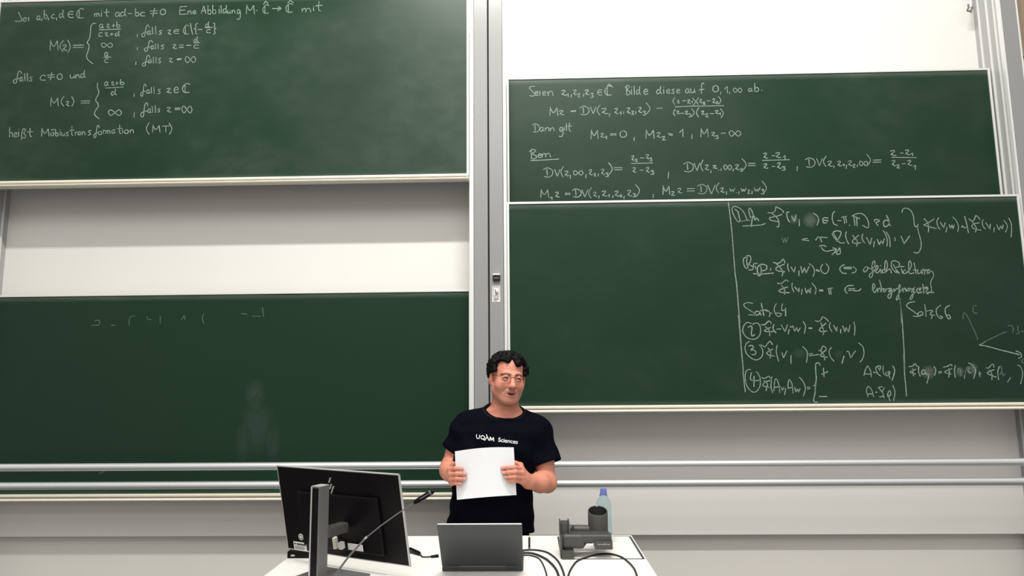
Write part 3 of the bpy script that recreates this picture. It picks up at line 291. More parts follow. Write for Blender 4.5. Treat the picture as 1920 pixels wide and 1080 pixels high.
CH_RB = _ch('''5462,1515 5475,1615 5490,1750 5500,1880 5512,2040;5512,2040 5525,2140 5538,2295 5548,2420;5538,2365 5550,2490 5562,2640 5575,2780;5572,2780 5580,2860 5590,2940;5512,1570 5535,1590 5550,1655;5550,1660 5535,1662 5508,1625 5490,1575 5498,1552 5525,1550 5565,1575 5592,1620 5598,1650 5570,1658 5550,1660 5620,1650;5630,1635 5620,1600 5615,1575 5622,1562 5635,1575 5650,1615 5640,1650 5635,1700;5640,1625 5655,1620 5662,1655;5662,1655 5675,1635 5690,1655;5570,1695 5640,1692 5700,1688 5725,1682 5740,1675;5760,1595 5785,1595 5805,1590 5815,1575 5818,1552;5820,1550 5850,1565 5875,1585 5872,1595;5780,1595 5815,1620 5840,1655 5842,1685 5840,1700 5825,1702;5865,1608 5830,1620 5785,1630 5768,1640 5790,1655 5825,1660 5845,1672;5918,1592 5902,1592 5902,1620 5910,1645 5922,1665;5935,1620 5960,1660;5960,1660 5972,1610;5995,1645 5995,1695;6100,1598 6130,1620 6140,1650 6128,1688;6210,1635 6175,1635 6172,1660 6180,1672 6202,1670;6175,1652 6212,1655;6260,1585 6245,1605 6242,1645 6255,1680 6280,1690;6282,1655 6310,1655;6312,1630 6350,1622;6328,1630 6335,1675;6342,1625 6350,1670;6390,1620 6430,1602 6470,1605 6500,1635 6515,1675 6512,1705 6495,1705 6470,1690;6395,1620 6448,1640;6405,1632 6412,1692;6425,1635 6428,1695;6368,1692 6375,1688;6560,1662 6560,1648 6585,1648 6595,1660 6570,1670 6585,1692;6670,1665 6645,1650 6625,1670 6635,1700 6660,1690 6670,1660;6648,1615 6665,1650 6670,1685 6680,1692;6015,1795 6055,1788;6018,1800 6065,1805;6118,1800 6135,1778 6150,1782 6162,1815;6140,1778 6170,1780 6205,1782;6145,1845 6175,1840 6195,1850;6160,1855 6175,1875 6200,1885 6225,1880 6270,1872;6245,1858 6275,1872 6240,1912;6295,1858 6285,1880 6272,1898 6285,1908 6302,1898 6302,1880 6298,1858;6245,1745 6260,1765 6295,1818 6335,1820;6245,1745 6270,1732 6300,1735 6308,1750 6295,1780 6275,1810;6240,1755 6260,1785 6285,1810;6348,1738 6342,1765 6350,1800 6365,1830;6395,1765 6410,1785 6430,1810 6425,1845;6440,1765 6415,1785 6395,1805 6395,1820 6420,1825 6455,1820;6470,1755 6465,1780 6472,1805 6485,1822;6498,1780 6525,1835;6525,1835 6538,1785;6558,1810 6552,1852;6580,1795 6595,1838;6595,1838 6608,1805;6608,1805 6622,1830;6622,1830 6632,1790;6625,1730 6645,1765 6655,1810 6652,1845;6648,1740 6665,1770 6675,1810 6675,1852;6710,1782 6715,1800 6710,1805;6758,1770 6780,1828;6780,1828 6822,1770;6765,1592 6770,1572 6785,1562 6810,1565 6835,1585 6850,1620 6855,1665 6860,1698;6862,1700 6880,1695 6885,1682;6880,1700 6890,1745 6905,1800 6908,1850 6895,1885 6880,1898 6852,1892;6930,1639 6957,1671 6964,1708 6962,1741;7006,1641 6962,1671 6925,1688;6925,1688 6971,1701 7025,1715;7041,1634 7027,1657 7031,1690 7050,1722;7052,1667 7078,1708;7078,1708 7089,1671;7103,1704 7094,1741;7119,1685 7129,1713;7129,1713 7140,1685;7140,1685 7147,1718;7147,1718 7156,1688;7145,1627 7170,1653 7189,1699 7182,1738;7210,1701 7244,1706;7217,1694 7235,1711;7235,1623 7249,1676 7263,1745;7265,1641 7286,1655 7305,1650 7316,1620;7319,1616 7337,1630 7353,1650;7291,1662 7314,1694 7323,1718 7314,1741;7346,1671 7309,1678 7288,1694 7300,1713 7328,1722 7358,1726;7374,1648 7367,1671 7374,1699 7390,1718;7393,1671 7425,1718;7425,1718 7427,1681;7457,1708 7453,1741;7476,1685 7492,1727;7492,1727 7504,1694;7504,1694 7518,1718;7518,1718 7525,1685;7529,1653 7550,1681 7555,1708 7541,1741;7564,1634 7582,1671 7587,1722 7582,1778;5605,1925 5600,1960 5610,2010;5605,1930 5580,1935 5575,1965 5588,2005 5605,2012;5600,1918 5625,1920 5632,1945 5620,1975 5600,1985;5615,1985 5645,2000 5645,2022 5615,2025;5680,1975 5655,1978 5650,1995 5665,2000 5670,2018;5695,2065 5680,2035 5685,2000 5710,1982 5745,1990 5750,2015 5730,2030 5705,2025;5700,1985 5710,2025 5705,2060 5690,2070 5682,2050;5780,2012 5778,2030;5650,2052 5700,2055 5750,2052 5800,2048;5800,1968 5830,1975 5855,1965 5870,1945;5872,1942 5885,1960 5885,1975;5825,1980 5850,2005 5872,2040 5865,2070;5882,1982 5850,1995 5820,2010 5830,2030 5885,2038;5910,1978 5908,2005 5918,2035;5932,2002 5955,2042;5955,2042 5965,2002;5992,2030 5992,2068;6005,1998 6018,2048;6018,2048 6035,2005;6035,2005 6045,2048;6045,2048 6068,1998;6070,1978 6100,2005 6108,2040 6098,2075;6120,2022 6145,2030;6122,2030 6145,2035;6170,1982 6155,2010 6165,2040 6190,2052 6210,2035 6215,2005 6195,1978;5830,2125 5860,2125 5880,2110 5895,2100 5912,2110;5860,2140 5880,2165 5888,2190 5882,2208;5908,2152 5870,2165 5842,2180 5860,2192 5920,2196;5942,2122 5940,2155 5955,2190;5960,2152 5992,2190;5992,2190 5992,2160;6015,2170 6012,2208;6038,2160 6048,2200;6048,2200 6062,2170;6062,2170 6075,2200;6075,2200 6080,2160;6090,2125 6115,2155 6120,2180 6112,2205;6145,2175 6172,2175;6145,2182 6172,2182;6208,2165 6245,2160;6215,2165 6220,2208;6230,2162 6232,2208;6332,1985 6305,2000 6300,2025 6320,2048 6348,2050;6330,2005 6388,2005;6332,2015 6385,2015;6330,2010 6330,2012;6400,2002 6420,2018 6415,2040 6390,2048;6495,2000 6478,2020 6482,2040 6500,2030 6510,2010;6480,2015 6495,2000 6520,2012 6540,2015 6560,1995 6560,1960 6550,1960 6540,1990 6542,2030 6545,2060 6535,2080 6520,2075 6525,2055 6550,2040 6570,2025;6550,2025 6575,2025 6585,2000 6575,1990 6568,2010 6572,2045 6590,2040 6605,2015;6605,2015 6610,2050;6605,1990 6606,1994;6635,2020 6620,2025 6620,2045 6640,2040 6655,1995 6650,1960 6640,1960 6635,2000 6640,2045;6640,2045 6665,2020 6680,2025 6685,2050;6685,1980 6690,1960 6720,1958 6745,1975 6740,2000 6715,2010 6740,2045 6750,2050;6700,1985 6720,2025 6730,2050;6685,1980 6690,2010 6720,2045;6750,2000 6780,2000;6760,2015 6770,2050;6790,2025 6775,2035 6780,2052 6805,2045;6795,2045 6820,2025 6835,1990 6825,1955 6815,1980 6818,2045 6840,2050 6855,2045;6855,1972 6865,2020 6870,2055;6850,2025 6885,2025;6880,2025 6885,2050 6905,2045 6910,2020;6910,2020 6918,2055;6912,2035 6930,2020 6935,2055;6935,2035 6950,2020 6955,2052;6970,2020 6955,2035 6965,2050 6978,2030;6975,2030 6995,2040 7002,2070 6985,2100 6980,2125 6985,2160 6990,2200;6970,2190 7005,2192;6400,2142 6365,2142 6342,2158 6338,2180 6355,2200;6365,2165 6412,2165;6362,2178 6410,2178;6410,2182 6440,2180 6458,2165;6540,2175 6560,2155 6560,2135 6548,2130 6545,2165 6560,2195 6580,2160;6580,2160 6585,2190;6585,2170 6600,2160 6608,2190;6595,2100 6608,2145 6612,2185;6590,2168 6635,2165;6635,2165 6625,2180 6635,2190 6650,2165;6640,2170 6665,2165 6680,2160;6680,2160 6665,2190 6680,2180 6685,2160 6688,2200 6675,2235 6660,2230 6665,2210 6705,2180;6705,2165 6705,2185 6725,2165 6735,2170;6735,2170 6745,2135 6750,2150 6740,2200 6740,2235 6725,2250 6725,2230 6750,2190 6770,2165;6770,2160 6775,2190;6780,2170 6790,2160 6795,2185;6815,2160 6800,2180 6820,2180 6825,2160;6820,2170 6850,2165 6860,2155;6845,2170 6835,2190 6855,2180;6855,2160 6848,2215 6835,2245 6825,2240 6840,2210 6865,2190;6885,2160 6875,2180 6890,2200 6900,2180;6900,2180 6905,2160 6895,2165 6900,2195 6915,2190;6920,2130 6930,2200;6915,2160 6955,2152;6935,2165 6960,2160 6945,2190 6970,2195;6945,2190 6960,2205;6750,2240 6758,2330 6762,2420;5645,2275 5610,2270 5580,2280 5585,2300 5620,2325 5660,2350 5662,2362 5615,2360;5695,2338 5670,2335 5665,2360 5690,2360 5700,2335;5700,2335 5705,2360 5712,2362;5710,2275 5720,2325 5730,2368;5705,2330 5745,2325 5775,2340;5775,2340 5760,2335 5745,2332;5770,2345 5790,2350;5770,2340 5775,2355 5770,2375;5822,2278 5808,2305 5808,2335 5830,2372 5850,2370 5860,2355 5840,2348 5820,2348;5868,2278 5862,2315 5870,2330 5892,2325;5892,2310 5892,2370;5635,2425 5600,2420 5575,2450 5572,2490 5600,2530 5650,2545 5690,2525 5705,2480 5695,2435 5670,2422 5645,2432;5610,2455 5635,2445 5640,2465 5635,2495 5640,2520 5660,2510;5710,2435 5735,2435 5755,2415 5770,2408 5785,2425;5740,2450 5770,2480 5772,2520;5780,2455 5740,2475 5735,2485 5770,2488 5800,2485;5805,2432 5798,2455 5805,2480 5820,2495;5825,2468 5855,2468;5860,2438 5888,2488;5888,2488 5905,2438;5918,2470 5912,2505;5925,2452 5945,2450;5945,2442 5960,2485;5960,2485 5975,2455;5975,2455 5985,2488;5985,2488 6002,2460;6025,2412 6042,2450 6032,2500;6065,2458 6090,2458;6065,2464 6090,2464;6115,2405 6145,2410 6170,2375;6170,2375 6195,2390 6215,2412;6155,2420 6170,2455 6178,2490 6172,2512;6195,2425 6165,2450 6145,2475 6165,2488 6200,2482;6228,2420 6220,2450 6240,2488;6252,2440 6275,2485;6275,2485 6278,2450;6305,2470 6305,2498;6320,2445 6338,2490;6338,2490 6345,2455;6345,2455 6365,2490;6365,2490 6375,2440;6405,2415 6412,2460 6408,2515;5622,2560 5595,2580 5588,2620 5605,2660 5650,2695 5690,2695 5718,2665 5718,2620 5695,2585;5615,2598 5635,2590 5652,2605 5630,2625 5650,2625 5670,2640 5660,2660 5640,2658;5710,2585 5735,2602 5755,2580;5755,2580 5775,2560 5795,2585;5760,2610 5780,2640 5775,2685;5795,2618 5765,2635 5750,2650 5770,2665 5808,2670;5828,2590 5822,2640 5840,2710;5865,2645 5875,2685;5875,2685 5902,2632;5932,2665 5932,2728;6020,2600 6050,2630 6055,2670 6048,2718;6065,2655 6095,2652;6070,2668 6095,2665;6102,2665 6140,2658;6140,2630 6160,2620 6172,2595 6195,2610 6195,2630;6155,2630 6180,2665 6185,2700;6195,2625 6160,2655 6155,2670 6205,2680;6235,2605 6218,2635 6230,2680 6255,2708;6330,2670 6315,2725;6350,2638 6365,2638 6380,2685;6380,2685 6415,2632;6440,2572 6470,2600 6480,2645 6470,2690 6450,2715;5628,2770 5598,2780 5588,2830 5600,2890 5635,2935 5670,2938 5698,2900 5702,2845 5685,2800 5670,2790;5635,2795 5628,2845 5665,2855 5695,2852;5655,2820 5655,2900;5712,2832 5735,2838 5765,2820;5765,2820 5785,2850 5782,2900 5795,2945;5730,2855 5755,2880 5745,2930;5775,2855 5740,2865 5720,2888 5740,2900 5770,2905;5792,2825 5780,2840;5805,2930 5808,2870 5820,2840 5840,2880 5848,2942;5810,2905 5850,2900;5860,2905 5868,2930;5868,2930 5880,2905;5892,2915 5885,2960;5910,2915 5912,2865 5920,2845;5920,2845 5940,2880 5948,2950;5910,2910 5945,2905;5960,2905 5970,2942;5970,2942 5980,2915;5980,2915 5990,2942;5990,2942 6000,2915;5995,2830 6025,2865 6040,2915 6025,2970;6052,2905 6075,2905;6055,2918 6075,2916;6150,2740 6140,2722 6118,2730 6118,2785 6122,2840 6115,2890;6102,2892 6120,2890;6115,2895 6112,2950 6102,2995 6110,3015 6130,3015;6175,2760 6180,2825;6162,2808 6208,2788;6145,2974 6202,2974;6750,2245 6765,2390 6775,2540 6782,2665 6785,2780;6778,2660 6785,2820 6792,2880 6798,2970;6860,2262 6820,2270 6798,2288 6815,2310 6865,2345 6885,2365 6878,2374 6850,2371;6910,2335 6885,2350 6895,2372 6918,2355;6918,2340 6922,2365;6935,2285 6942,2330 6945,2375;6940,2335 6985,2328 6995,2335 6975,2348;6975,2348 6990,2365 6985,2388;6975,2360 7012,2365;7055,2290 7025,2315 7025,2355 7050,2388 7070,2380 7050,2370;7122,2290 7092,2310 7090,2345 7110,2388 7128,2385 7120,2365 7105,2362;6480,2815 6490,2775 6508,2742;6508,2742 6530,2785 6535,2828;6490,2805 6530,2805;6550,2792 6565,2795;6570,2775 6570,2755 6590,2745 6605,2750 6595,2780;6570,2775 6580,2800 6605,2820;6585,2755 6595,2775;6625,2742 6622,2780 6632,2812;6645,2790 6645,2815 6665,2815 6675,2790 6660,2790 6675,2835;6695,2745 6710,2775 6700,2825 6690,2852;6510,2975 6498,2930 6510,2895;6510,2895 6535,2920 6552,2975;6505,2955 6545,2955;6565,2942 6580,2942;6615,2900 6590,2905 6600,2920 6625,2955 6615,2975 6595,2975;6632,2905 6620,2940 6632,2985;6655,2955 6660,2975 6680,2960 6675,2930 6660,2950 6675,3005;6695,2890 6712,2940 6702,3005;6815,2750 6845,2745 6862,2725;6862,2725 6880,2750;6845,2765 6852,2820;6868,2770 6825,2790 6845,2800 6868,2805;6890,2748 6890,2790 6902,2822;6935,2775 6915,2780 6915,2808 6935,2800 6940,2780 6945,2805 6965,2810 6965,2820;6965,2815 6960,2845 6952,2875;7005,2748 7018,2775 7010,2815;7040,2788 7062,2785;7040,2798 7062,2796;7075,2755 7110,2745 7130,2732 7140,2745;7115,2765 7120,2795 7115,2830;7140,2765 7090,2785 7090,2795 7135,2805;7165,2740 7158,2785 7165,2832;7263,2722 7291,2736 7314,2768 7314,2801 7302,2838;7263,2759 7254,2773;7258,2764 7263,2791 7281,2796;7235,2815 7233,2838;7346,2787 7349,2826;7339,2805 7358,2801;7395,2759 7416,2759 7434,2736;7434,2736 7448,2731 7455,2754;7420,2778 7439,2805 7439,2847;7455,2773 7416,2787 7406,2801 7434,2815 7471,2829;7494,2748 7483,2791 7490,2849;7578,2833 7557,2866;7633,2738 7656,2754 7670,2805 7654,2879;7344,2588 7402,2597 7494,2622 7647,2660;7619,2632 7652,2646 7661,2664 7656,2683;7638,2687 7652,2683;7346,2585 7369,2576 7388,2562''')
CH_RBF = _ch('''7393,2559 7455,2529 7520,2498 7550,2490;7561,2444 7585,2441 7600,2465 7594,2495;7636,2444 7633,2477 7644,2498 7621,2504;7659,2483 7680,2486;7236,2347 7256,2373 7286,2433 7327,2527 7330,2548;7298,2293 7327,2293;7298,2305 7298,2338 7313,2348 7327,2348;7227,2344 7221,2394;7494,2764 7508,2745 7513,2782 7499,2810;7499,2805 7518,2791 7522,2817 7541,2805;7675,2694 7661,2708 7670,2722 7680,2717;7180,2791 7184,2764 7203,2773 7203,2810 7217,2819;7240,2810 7244,2768 7268,2750 7268,2805;5865,1785 5875,1820;5875,1820 5888,1785;5888,1785 5895,1820;5895,1820 5910,1780''')
CH_LBF = _ch('''710,2407 743,2402 743,2436 685,2440;835,2440 860,2440;1014,2369 977,2378 968,2415 968,2444;1106,2373 1106,2394 1135,2397;1202,2373 1202,2423;1360,2398 1385,2369 1385,2398;1527,2352 1518,2390 1531,2428;1810,2352 1852,2357;1893,2372 1952,2372;1968,2307 1977,2373;740,3552 756,3548 784,3536''')
def ribbons(name, strokes, w, Y, m, parent, rnd):
    bm = bmesh.new()
    for s in strokes:
        pts = [at(a/4, b/4, Y) for a, b in catmull(s, 4)]
        P2 = [pts[0]]
        for p in pts[1:]:
            if (p-P2[-1]).length > .0015: P2.append(p)
        if len(P2) < 2: P2 = [pts[0], pts[0]+Vector((.004, 0, -.004))]
        n = len(P2); prev = None
        d0 = (P2[1]-P2[0]).normalized(); d1 = (P2[-1]-P2[-2]).normalized()
        P2 = [P2[0]-d0*w*.35]+P2+[P2[-1]+d1*w*.35]
        n = len(P2); ww = w*rnd.uniform(.85, 1.15)
        for i in range(n):
            t = (P2[min(i+1, n-1)]-P2[max(i-1, 0)])
            nv = Vector((-t.z, 0, t.x)).normalized()
            h = ww*.5*(.55 if i in (0, n-1) else rnd.uniform(.9, 1.08))
            a, c = bm.verts.new(P2[i]+nv*h), bm.verts.new(P2[i]-nv*h)
            if prev: bm.faces.new((prev[0], a, c, prev[1]))
            prev = (a, c)
    me = bpy.data.meshes.new(name); bm.to_mesh(me); bm.free()
    return link(name, me, m, parent)
def passages(strokes):
    """strokes that stand close together form one passage"""
    bb = [(min(p[0] for p in s), min(p[1] for p in s), max(p[0] for p in s), max(p[1] for p in s)) for s in strokes]
    n = len(strokes); par = list(range(n))
    def find(i):
        while par[i] != i: par[i] = par[par[i]]; i = par[i]
        return i
    for i in range(n):
        for j in range(i):
            a, b = bb[i], bb[j]
            g = math.hypot(max(0, a[0]-b[2], b[0]-a[2]), max(0, a[1]-b[3], b[1]-a[3]))
            z = max(a[2]-a[0], a[3]-a[1], b[2]-b[0], b[3]-b[1])
            if g <= max(22, .42*z): par[find(i)] = find(j)
    out = {}
    for i in range(n): out.setdefault(find(i), []).append(strokes[i])
    return list(out.values())
def board(label, x0, x1, z0, z1, Y, seed, dust, data=None, faint=None, smudge=()):
    t = thing('chalkboard', label, 'chalkboard', ((x0+x1)/2, Y+.012, z0-.038), 'sliding chalkboards')
    rnd = random.Random(seed)
    b = MB(); b.box(x0, x1, Y+.003, Y+.022, z0, z1); b.build('writing_surface', board_mat('green enamel %d' % seed, seed*3.1, dust, z1-z0), t)
    f = .0125
    k = MB()
    k.box(x0-f, x0, Y-.003, Y+.025, z0, z1+f, .0015); k.box(x1, x1+f, Y-.003, Y+.025, z0, z1+f, .0015)
    k.box(x0, x1, Y-.003, Y+.025, z1, z1+f, .0015)
    k.build('frame', M['frame'], t)
    tr = MB()     # ledge profile: lip, groove, rounded lower edge
    prof = [(Y+.025, z0), (Y-.018, z0), (Y-.022, z0-.004), (Y-.022, z0-.012), (Y-.012, z0-.016), (Y-.012, z0-.022),
            (Y-.030, z0-.026), (Y-.034, z0-.031), (Y-.030, z0-.037), (Y+.025, z0-.038)]
    tr.prism(prof, 'x', x0-f, x1+f); tray = tr.build('chalk_tray', M['tray'], t)
    g = MB(); g.box(x0, x1, Y-.0135, Y-.0118, z0-.0218, z0-.0162); g.build('dusty_groove', M['traydust'], tray)
    for nm, ss, mm in (('chalk_writing', data, M['chalk']), ('faint_chalk', faint, M['faint'])):
        for grp in passages(ss or []): ribbons(nm, grp, .0052 if seed == 4 else .0046, Y+.0022, mm, t, rnd)      # each passage of writing is a part
    for cx, cy, rx, ry, amt in smudge:          # each rubbed patch: a thin film of dust, densest in its middle
        bm = bmesh.new(); lay = bm.verts.layers.float.new('dust')
        c = bm.verts.new(at(cx, cy, Y+.0026)); c[lay] = amt; prev = [c]*20
        for s_, f_ in ((.4, .85), (.7, .45), (1., 0.)):
            row = []
            for a in range(20):
                v = bm.verts.new(at(cx+rx*s_*math.cos(a*.31416)*rnd.uniform(.85, 1.15), cy+ry*s_*math.sin(a*.31416)*rnd.uniform(.85, 1.15), Y+.0026)); v[lay] = amt*f_; row.append(v)
            for a in range(20):
                b2 = (a+1) % 20
                bm.faces.new((prev[a], row[a], row[b2]) if prev[a] is prev[b2] else (prev[a], row[a], row[b2], prev[b2]))
            prev = row
        me = bpy.data.meshes.new('smudge'); bm.to_mesh(me); bm.free(); link('chalk_smudge', me, M['smear'], t)
    return t
board('upper left green chalkboard headed by a definition of the map M(z), ending in (MT)', -3.307, -.363, 2.839, 4.006, F, 1, .17, CH_LT)
board('lower left green chalkboard wiped almost clean behind the pipes and the monitor', -3.307, -.363, .975, 2.152, R, 2, .01, None, CH_LBF, ((478, 742, 20, 36, .055), (482, 800, 34, 55, .05), (455, 830, 16, 40, .035), (512, 830, 16, 40, .04)))
board('upper right green chalkboard beginning with Seien, tucked behind the lower right one', -.112, 2.850, 2.325, 3.4917, R, 3, .08, CH_RT)
board('lower right green chalkboard empty on its left half, Defn and Satz 64 on its right', -.112, 2.840, 1.473, 2.652, F, 4, .05, CH_RB, CH_RBF, ((1519, 413, 15, 16, .20), (1741, 698, 14, 15, .24), (1489, 411, 8, 10, .2), (1800, 697, 8, 11, .24), (1825, 692, 9, 13, .26), (1499, 662, 14, 12, .06), (1572, 664, 10, 9, .05)))

c = MB(); c.tube([(2.752, F-.018, 1.4795), (2.795, F-.014, 1.4795)], .0065, 12)
tag(c.build('chalk_stick', M['chalkstick'], None, 'auto', (2.775, F-.016, 1.473)), 'short white chalk lying at the right end of the lower right board tray', 'chalk')

# ------------------------------------------------------------ two pipes in front of the boards
for z, lab in ((1.1675, 'upper of the two grey horizontal pipes crossing below the boards'), (1.0682, 'lower of the two grey horizontal pipes crossing below the boards')):
    t = thing('horizontal_pipe', lab, 'pipe', (0, 3.70, z), 'horizontal pipes')
    k = MB(); k.tube([(x, 3.70, z) for x in (-3.9, -1.5, 0, 1.5, 3.2)], .0207, 24); k.build('tube', M['pipe'], t, 'auto')
    for x in (-3.42, 2.955):
        k = MB(); k.tube([(x, 3.70, z), (x, 3.8615, z)], .010, 10); k.lathe([(.0, 0), (.024, 0), (.024, .006), (0, .006)], (0, 0, 0), 20, Matrix.Translation((x, 3.8615, z)) @ Matrix.Rotation(math.radians(90), 4, 'X'))
        k.build('bracket', M['pipe'], t, 'auto')

# sensor box and warning label on the double post
p = at(931, 521, 3.861)
t = thing('post_switch', 'small black box on the double post above the warning sticker', 'switch', (p.x, 3.862, p.z))
k = MB(); k.box(p.x-.021, p.x+.021, 3.846, 3.862, p.z-.017, p.z+.014, .003); k.build('housing', M['gap'], t)
k = MB(); k.box(p.x-.021, p.x+.021, 3.843, 3.862, p.z+.014, p.z+.023, .002); k.build('cover_strip', M['lip'], t)
k = MB(); k.box(p.x-.014, p.x+.014, 3.8448, 3.846, p.z-.006, p.z+.0, .0005); k.build('slot', M['stand'], t)
p = at(930.5, 551.5, 3.861)
t = thing('warning_sticker', 'white framed pictogram sticker on the double post below the black box', 'sticker', (p.x, 3.862, p.z))
k = MB(); k.box(p.x-.0235, p.x+.0235, 3.8605, 3.862, p.z-.046, p.z+.046); k.build('backing', M['label'], t)
k = MB()
for x0, x1, z0, z1 in ((-.019, .019, .039, .041), (-.019, .019, -.014, -.012), (-.019, -.017, -.014, .041), (.017, .019, -.014, .041)):
    k.box(p.x+x0, p.x+x1, 3.8598, 3.8606, p.z+z0, p.z+z1)
k.build('border', M['ink'], t)
k = MB()    # hand pictogram between bars
k.tube([(p.x-.006, 3.8602, p.z+.028), (p.x-.005, 3.8602, p.z+.006), (p.x+.001, 3.8602, p.z-.004)], .0022, 6)
for i in range(3): k.tube([(p.x+.001+i*.0045, 3.8602, p.z+.017-i*.003), (p.x+.002+i*.0045, 3.8602, p.z-.002)], .0016, 6)
k.box(p.x-.012, p.x+.012, 3.8599, 3.8606, p.z-.008, p.z-.0055); k.build('pictogram', M['ink'], t)
k = MB()
for i in range(3): k.box(p.x-.016, p.x+(.016 if i < 2 else .006), 3.8599, 3.8606, p.z-.024-i*.008, p.z-.0205-i*.008)
k.build('caption_lines', M['ink'], t)

# hook end of a cord at the top right
t = thing('hanging_hook', 'dark hook on a pale strap hanging at the top right before the white panel', 'hook', at(1818, 20, 4.0))
k = MB(); k.tube([at(1820, -60, 4.0), at(1820, -20, 4.0), at(1820, 14, 4.0)], .010, 10); k.build('strap', M['pipe'], t, 'auto')
k = MB(); k.tube([at(x, y, 4.0) for x, y in catmull([(1815, 8), (1816, 14), (1813.5, 19), (1815.5, 21), (1819, 20), (1820.5, 23), (1821.5, 18), (1824, 14)], 4)], .0048, 8); k.build('hook', M['stand'], t, 'auto')

# ------------------------------------------------------------ lecture desk
TZ = .95
t = thing('lecture_desk', 'white topped lecture desk in front of the person', 'desk', (-.26, 2.6, 0))
k = MB(); k.box(-.954, .435, 2.12, 3.044, TZ-.028, TZ, .003); k.build('tabletop', M['tabletop'], t)
k = MB(); x0, x1, y0, y1 = .1135, .4245, 2.665, 3.021
k.box(x0-.004, x0+.004, y0, y1, TZ, TZ+.0006); k.box(x1-.0048, x1+.0048, y0, y1, TZ, TZ+.0006)
k.box(x0, x1, y1-.003, y1+.003, TZ, TZ+.0006); k.box(x0, x1, y0-.005, y0+.005, TZ, TZ+.0006)
k.build('hatch_seam', M['seam'], t)
for xa, xb in ((-.92, -.50), (-.02, .40)):
    k = MB(); k.box(xa, xb, 2.16, 3.0, .03, TZ-.028, .004); ped = k.build('pedestal', M['deskgrey'], t)
    k = MB(); k.box(xa+.02, xb-.02, 2.98, 3.012, .06, .62, .003); d = k.build('door', M['tabletop'], ped)
k = MB(); k.box(-.50, -.02, 2.16, 2.18, .15, TZ-.028); k.build('front_panel', M['deskgrey'], t)

# ------------------------------------------------------------ monitor seen from behind
TLc = Vector((-.976, 2.6, 1.313)); e = Vector((.9012, -.4333, 0)); nrm = Vector((.4333, .9012, 0))
th = math.radians(12.7); MW, MH = .577, .331
ax_z = nrm*(-math.sin(th))+Vector((0, 0, math.cos(th))); ax_y = nrm*math.cos(th)+Vector((0, 0, math.sin(th)))
mc = TLc+e*MW/2-ax_z*MH/2
MM = Matrix(((e.x, ax_y.x, ax_z.x, mc.x), (e.y, ax_y.y, ax_z.y, mc.y), (e.z, ax_y.z, ax_z.z, mc.z), (0, 0, 0, 1)))
colc = Vector((-.729, 2.362, 0))
CM = Matrix(((e.x, nrm.x, 0, colc.x), (e.y, nrm.y, 0, colc.y), (0, 0, 1, 0), (0, 0, 0, 1)))
t = thing('computer_monitor', 'black widescreen monitor seen from behind at the left end of the desk', 'monitor', (colc.x, colc.y, TZ))
k = MB(); k.box(-MW/2+.002, MW/2-.002, .0, .005, -MH/2+.002, MH/2-.002, .0015, 2, MM); shell = k.build('back_shell', M['black'], t)
k = MB(); k.box(-.19, .19, -.013, .002, -.135, .075, .0095, 4, MM); k.build('electronics_hump', M['black'], shell, 'auto')
k = MB()
for a in ((-MW/2, MW/2, MH/2-.0035, MH/2), (-MW/2, MW/2, -MH/2, -MH/2+.0035), (-MW/2, -MW/2+.003, -MH/2, MH/2), (MW/2-.004, MW/2, -MH/2, MH/2)):
    k.box(a[0], a[1], -.0006, .0065, a[2], a[3], 0, 2, MM)
k.build('edge_band', M['edge'], t)
k = MB(); k.box(-MW/2+.004, MW/2-.004, .005, .0078, -MH/2+.004, MH/2-.004, 0, 2, MM); k.build('screen', M['docdark'], t)
k = MB(); k.box(-.019, .019, -.026, .021, TZ+.012, 1.2755, .002, 2, CM); col_o = k.build('stand_column', M['stand'], t)
k = MB(); k.box(-.0125, .0135, -.0275, -.0258, TZ+.03, 1.2705, 0, 2, CM); k.build('cable_channel', M['black'], col_o)
k = MB(); k.box(-.019, -.0135, -.0285, -.0262, TZ+.02, 1.2745, .0005, 2, CM); k.build('bright_rim', M['edge'], col_o)
k = MB(); k.box(-.019, .019, -.026, .021, 1.2755, 1.277, 0, 2, CM); k.build('column_top', M['edge'], col_o)
k = MB(); k.box(-.02, .02, .021, .125, 1.096, 1.130, .006, 2, CM); k.build('tilt_arm', M['doc'], t)
k = MB(); k.box(-.11, .11, -.045, .14, TZ+.0004, TZ+.012, .004, 2, CM); k.build('stand_base', M['stand'], t)
def mon(px, py, off=-.002):
    """point of the monitor's back face seen at a pixel, in the monitor's own axes"""
    d = Vector(RGT*(px-960)/FPX - UPV*(py-540)/FPX - BCK); o = Vector((0, 0, CZ))
    q = mc+ax_y*off; s = (q-o).dot(ax_y)/d.dot(ax_y)
    v = o+d*s-mc
    return v.dot(e), v.dot(ax_z)
a, b = mon(564, 1007)
k = MB(); k.lathe([(0, 0), (.0125, 0), (.0125, .0012), (0, .0012)], (0, 0, 0), 28, MM @ Matrix.Translation((a, -.0002, b)) @ Matrix.Rotation(math.radians(90), 4, 'X')); r_ = k.build('round_sticker', M['label'], t)
k = MB(); k.lathe([(.006, 0), (.0085, 0), (.0085, .0004), (.006, .0004)], (0, 0, 0), 24, MM @ Matrix.Translation((a, -.0014, b)) @ Matrix.Rotation(math.radians(90), 4, 'X')); k.box(a+.001, a+.008, -.0019, -.0014, b-.008, b-.006, 0, 2, MM); k.build('round_mark', M['ink'], r_)
a, b = mon(562.5, 1024.5)
k = MB(); k.box(a-.0325, a+.0325, -.001, 0, b-.0165, b+.0165, 0, 2, MM); r_ = k.build('rating_label', M['label'], t)
k = MB()
k.box(a-.029, a-.021, -.0014, -.001, b+.005, b+.012, 0, 2, MM); k.box(a-.017, a+.028, -.0014, -.001, b+.004, b+.011, 0, 2, MM)
for i in range(4): k.box(a-.028, a+.026-.007*(i % 2), -.0014, -.001, b-.002-i*.0036, b-.0005-i*.0036, 0, 2, MM)
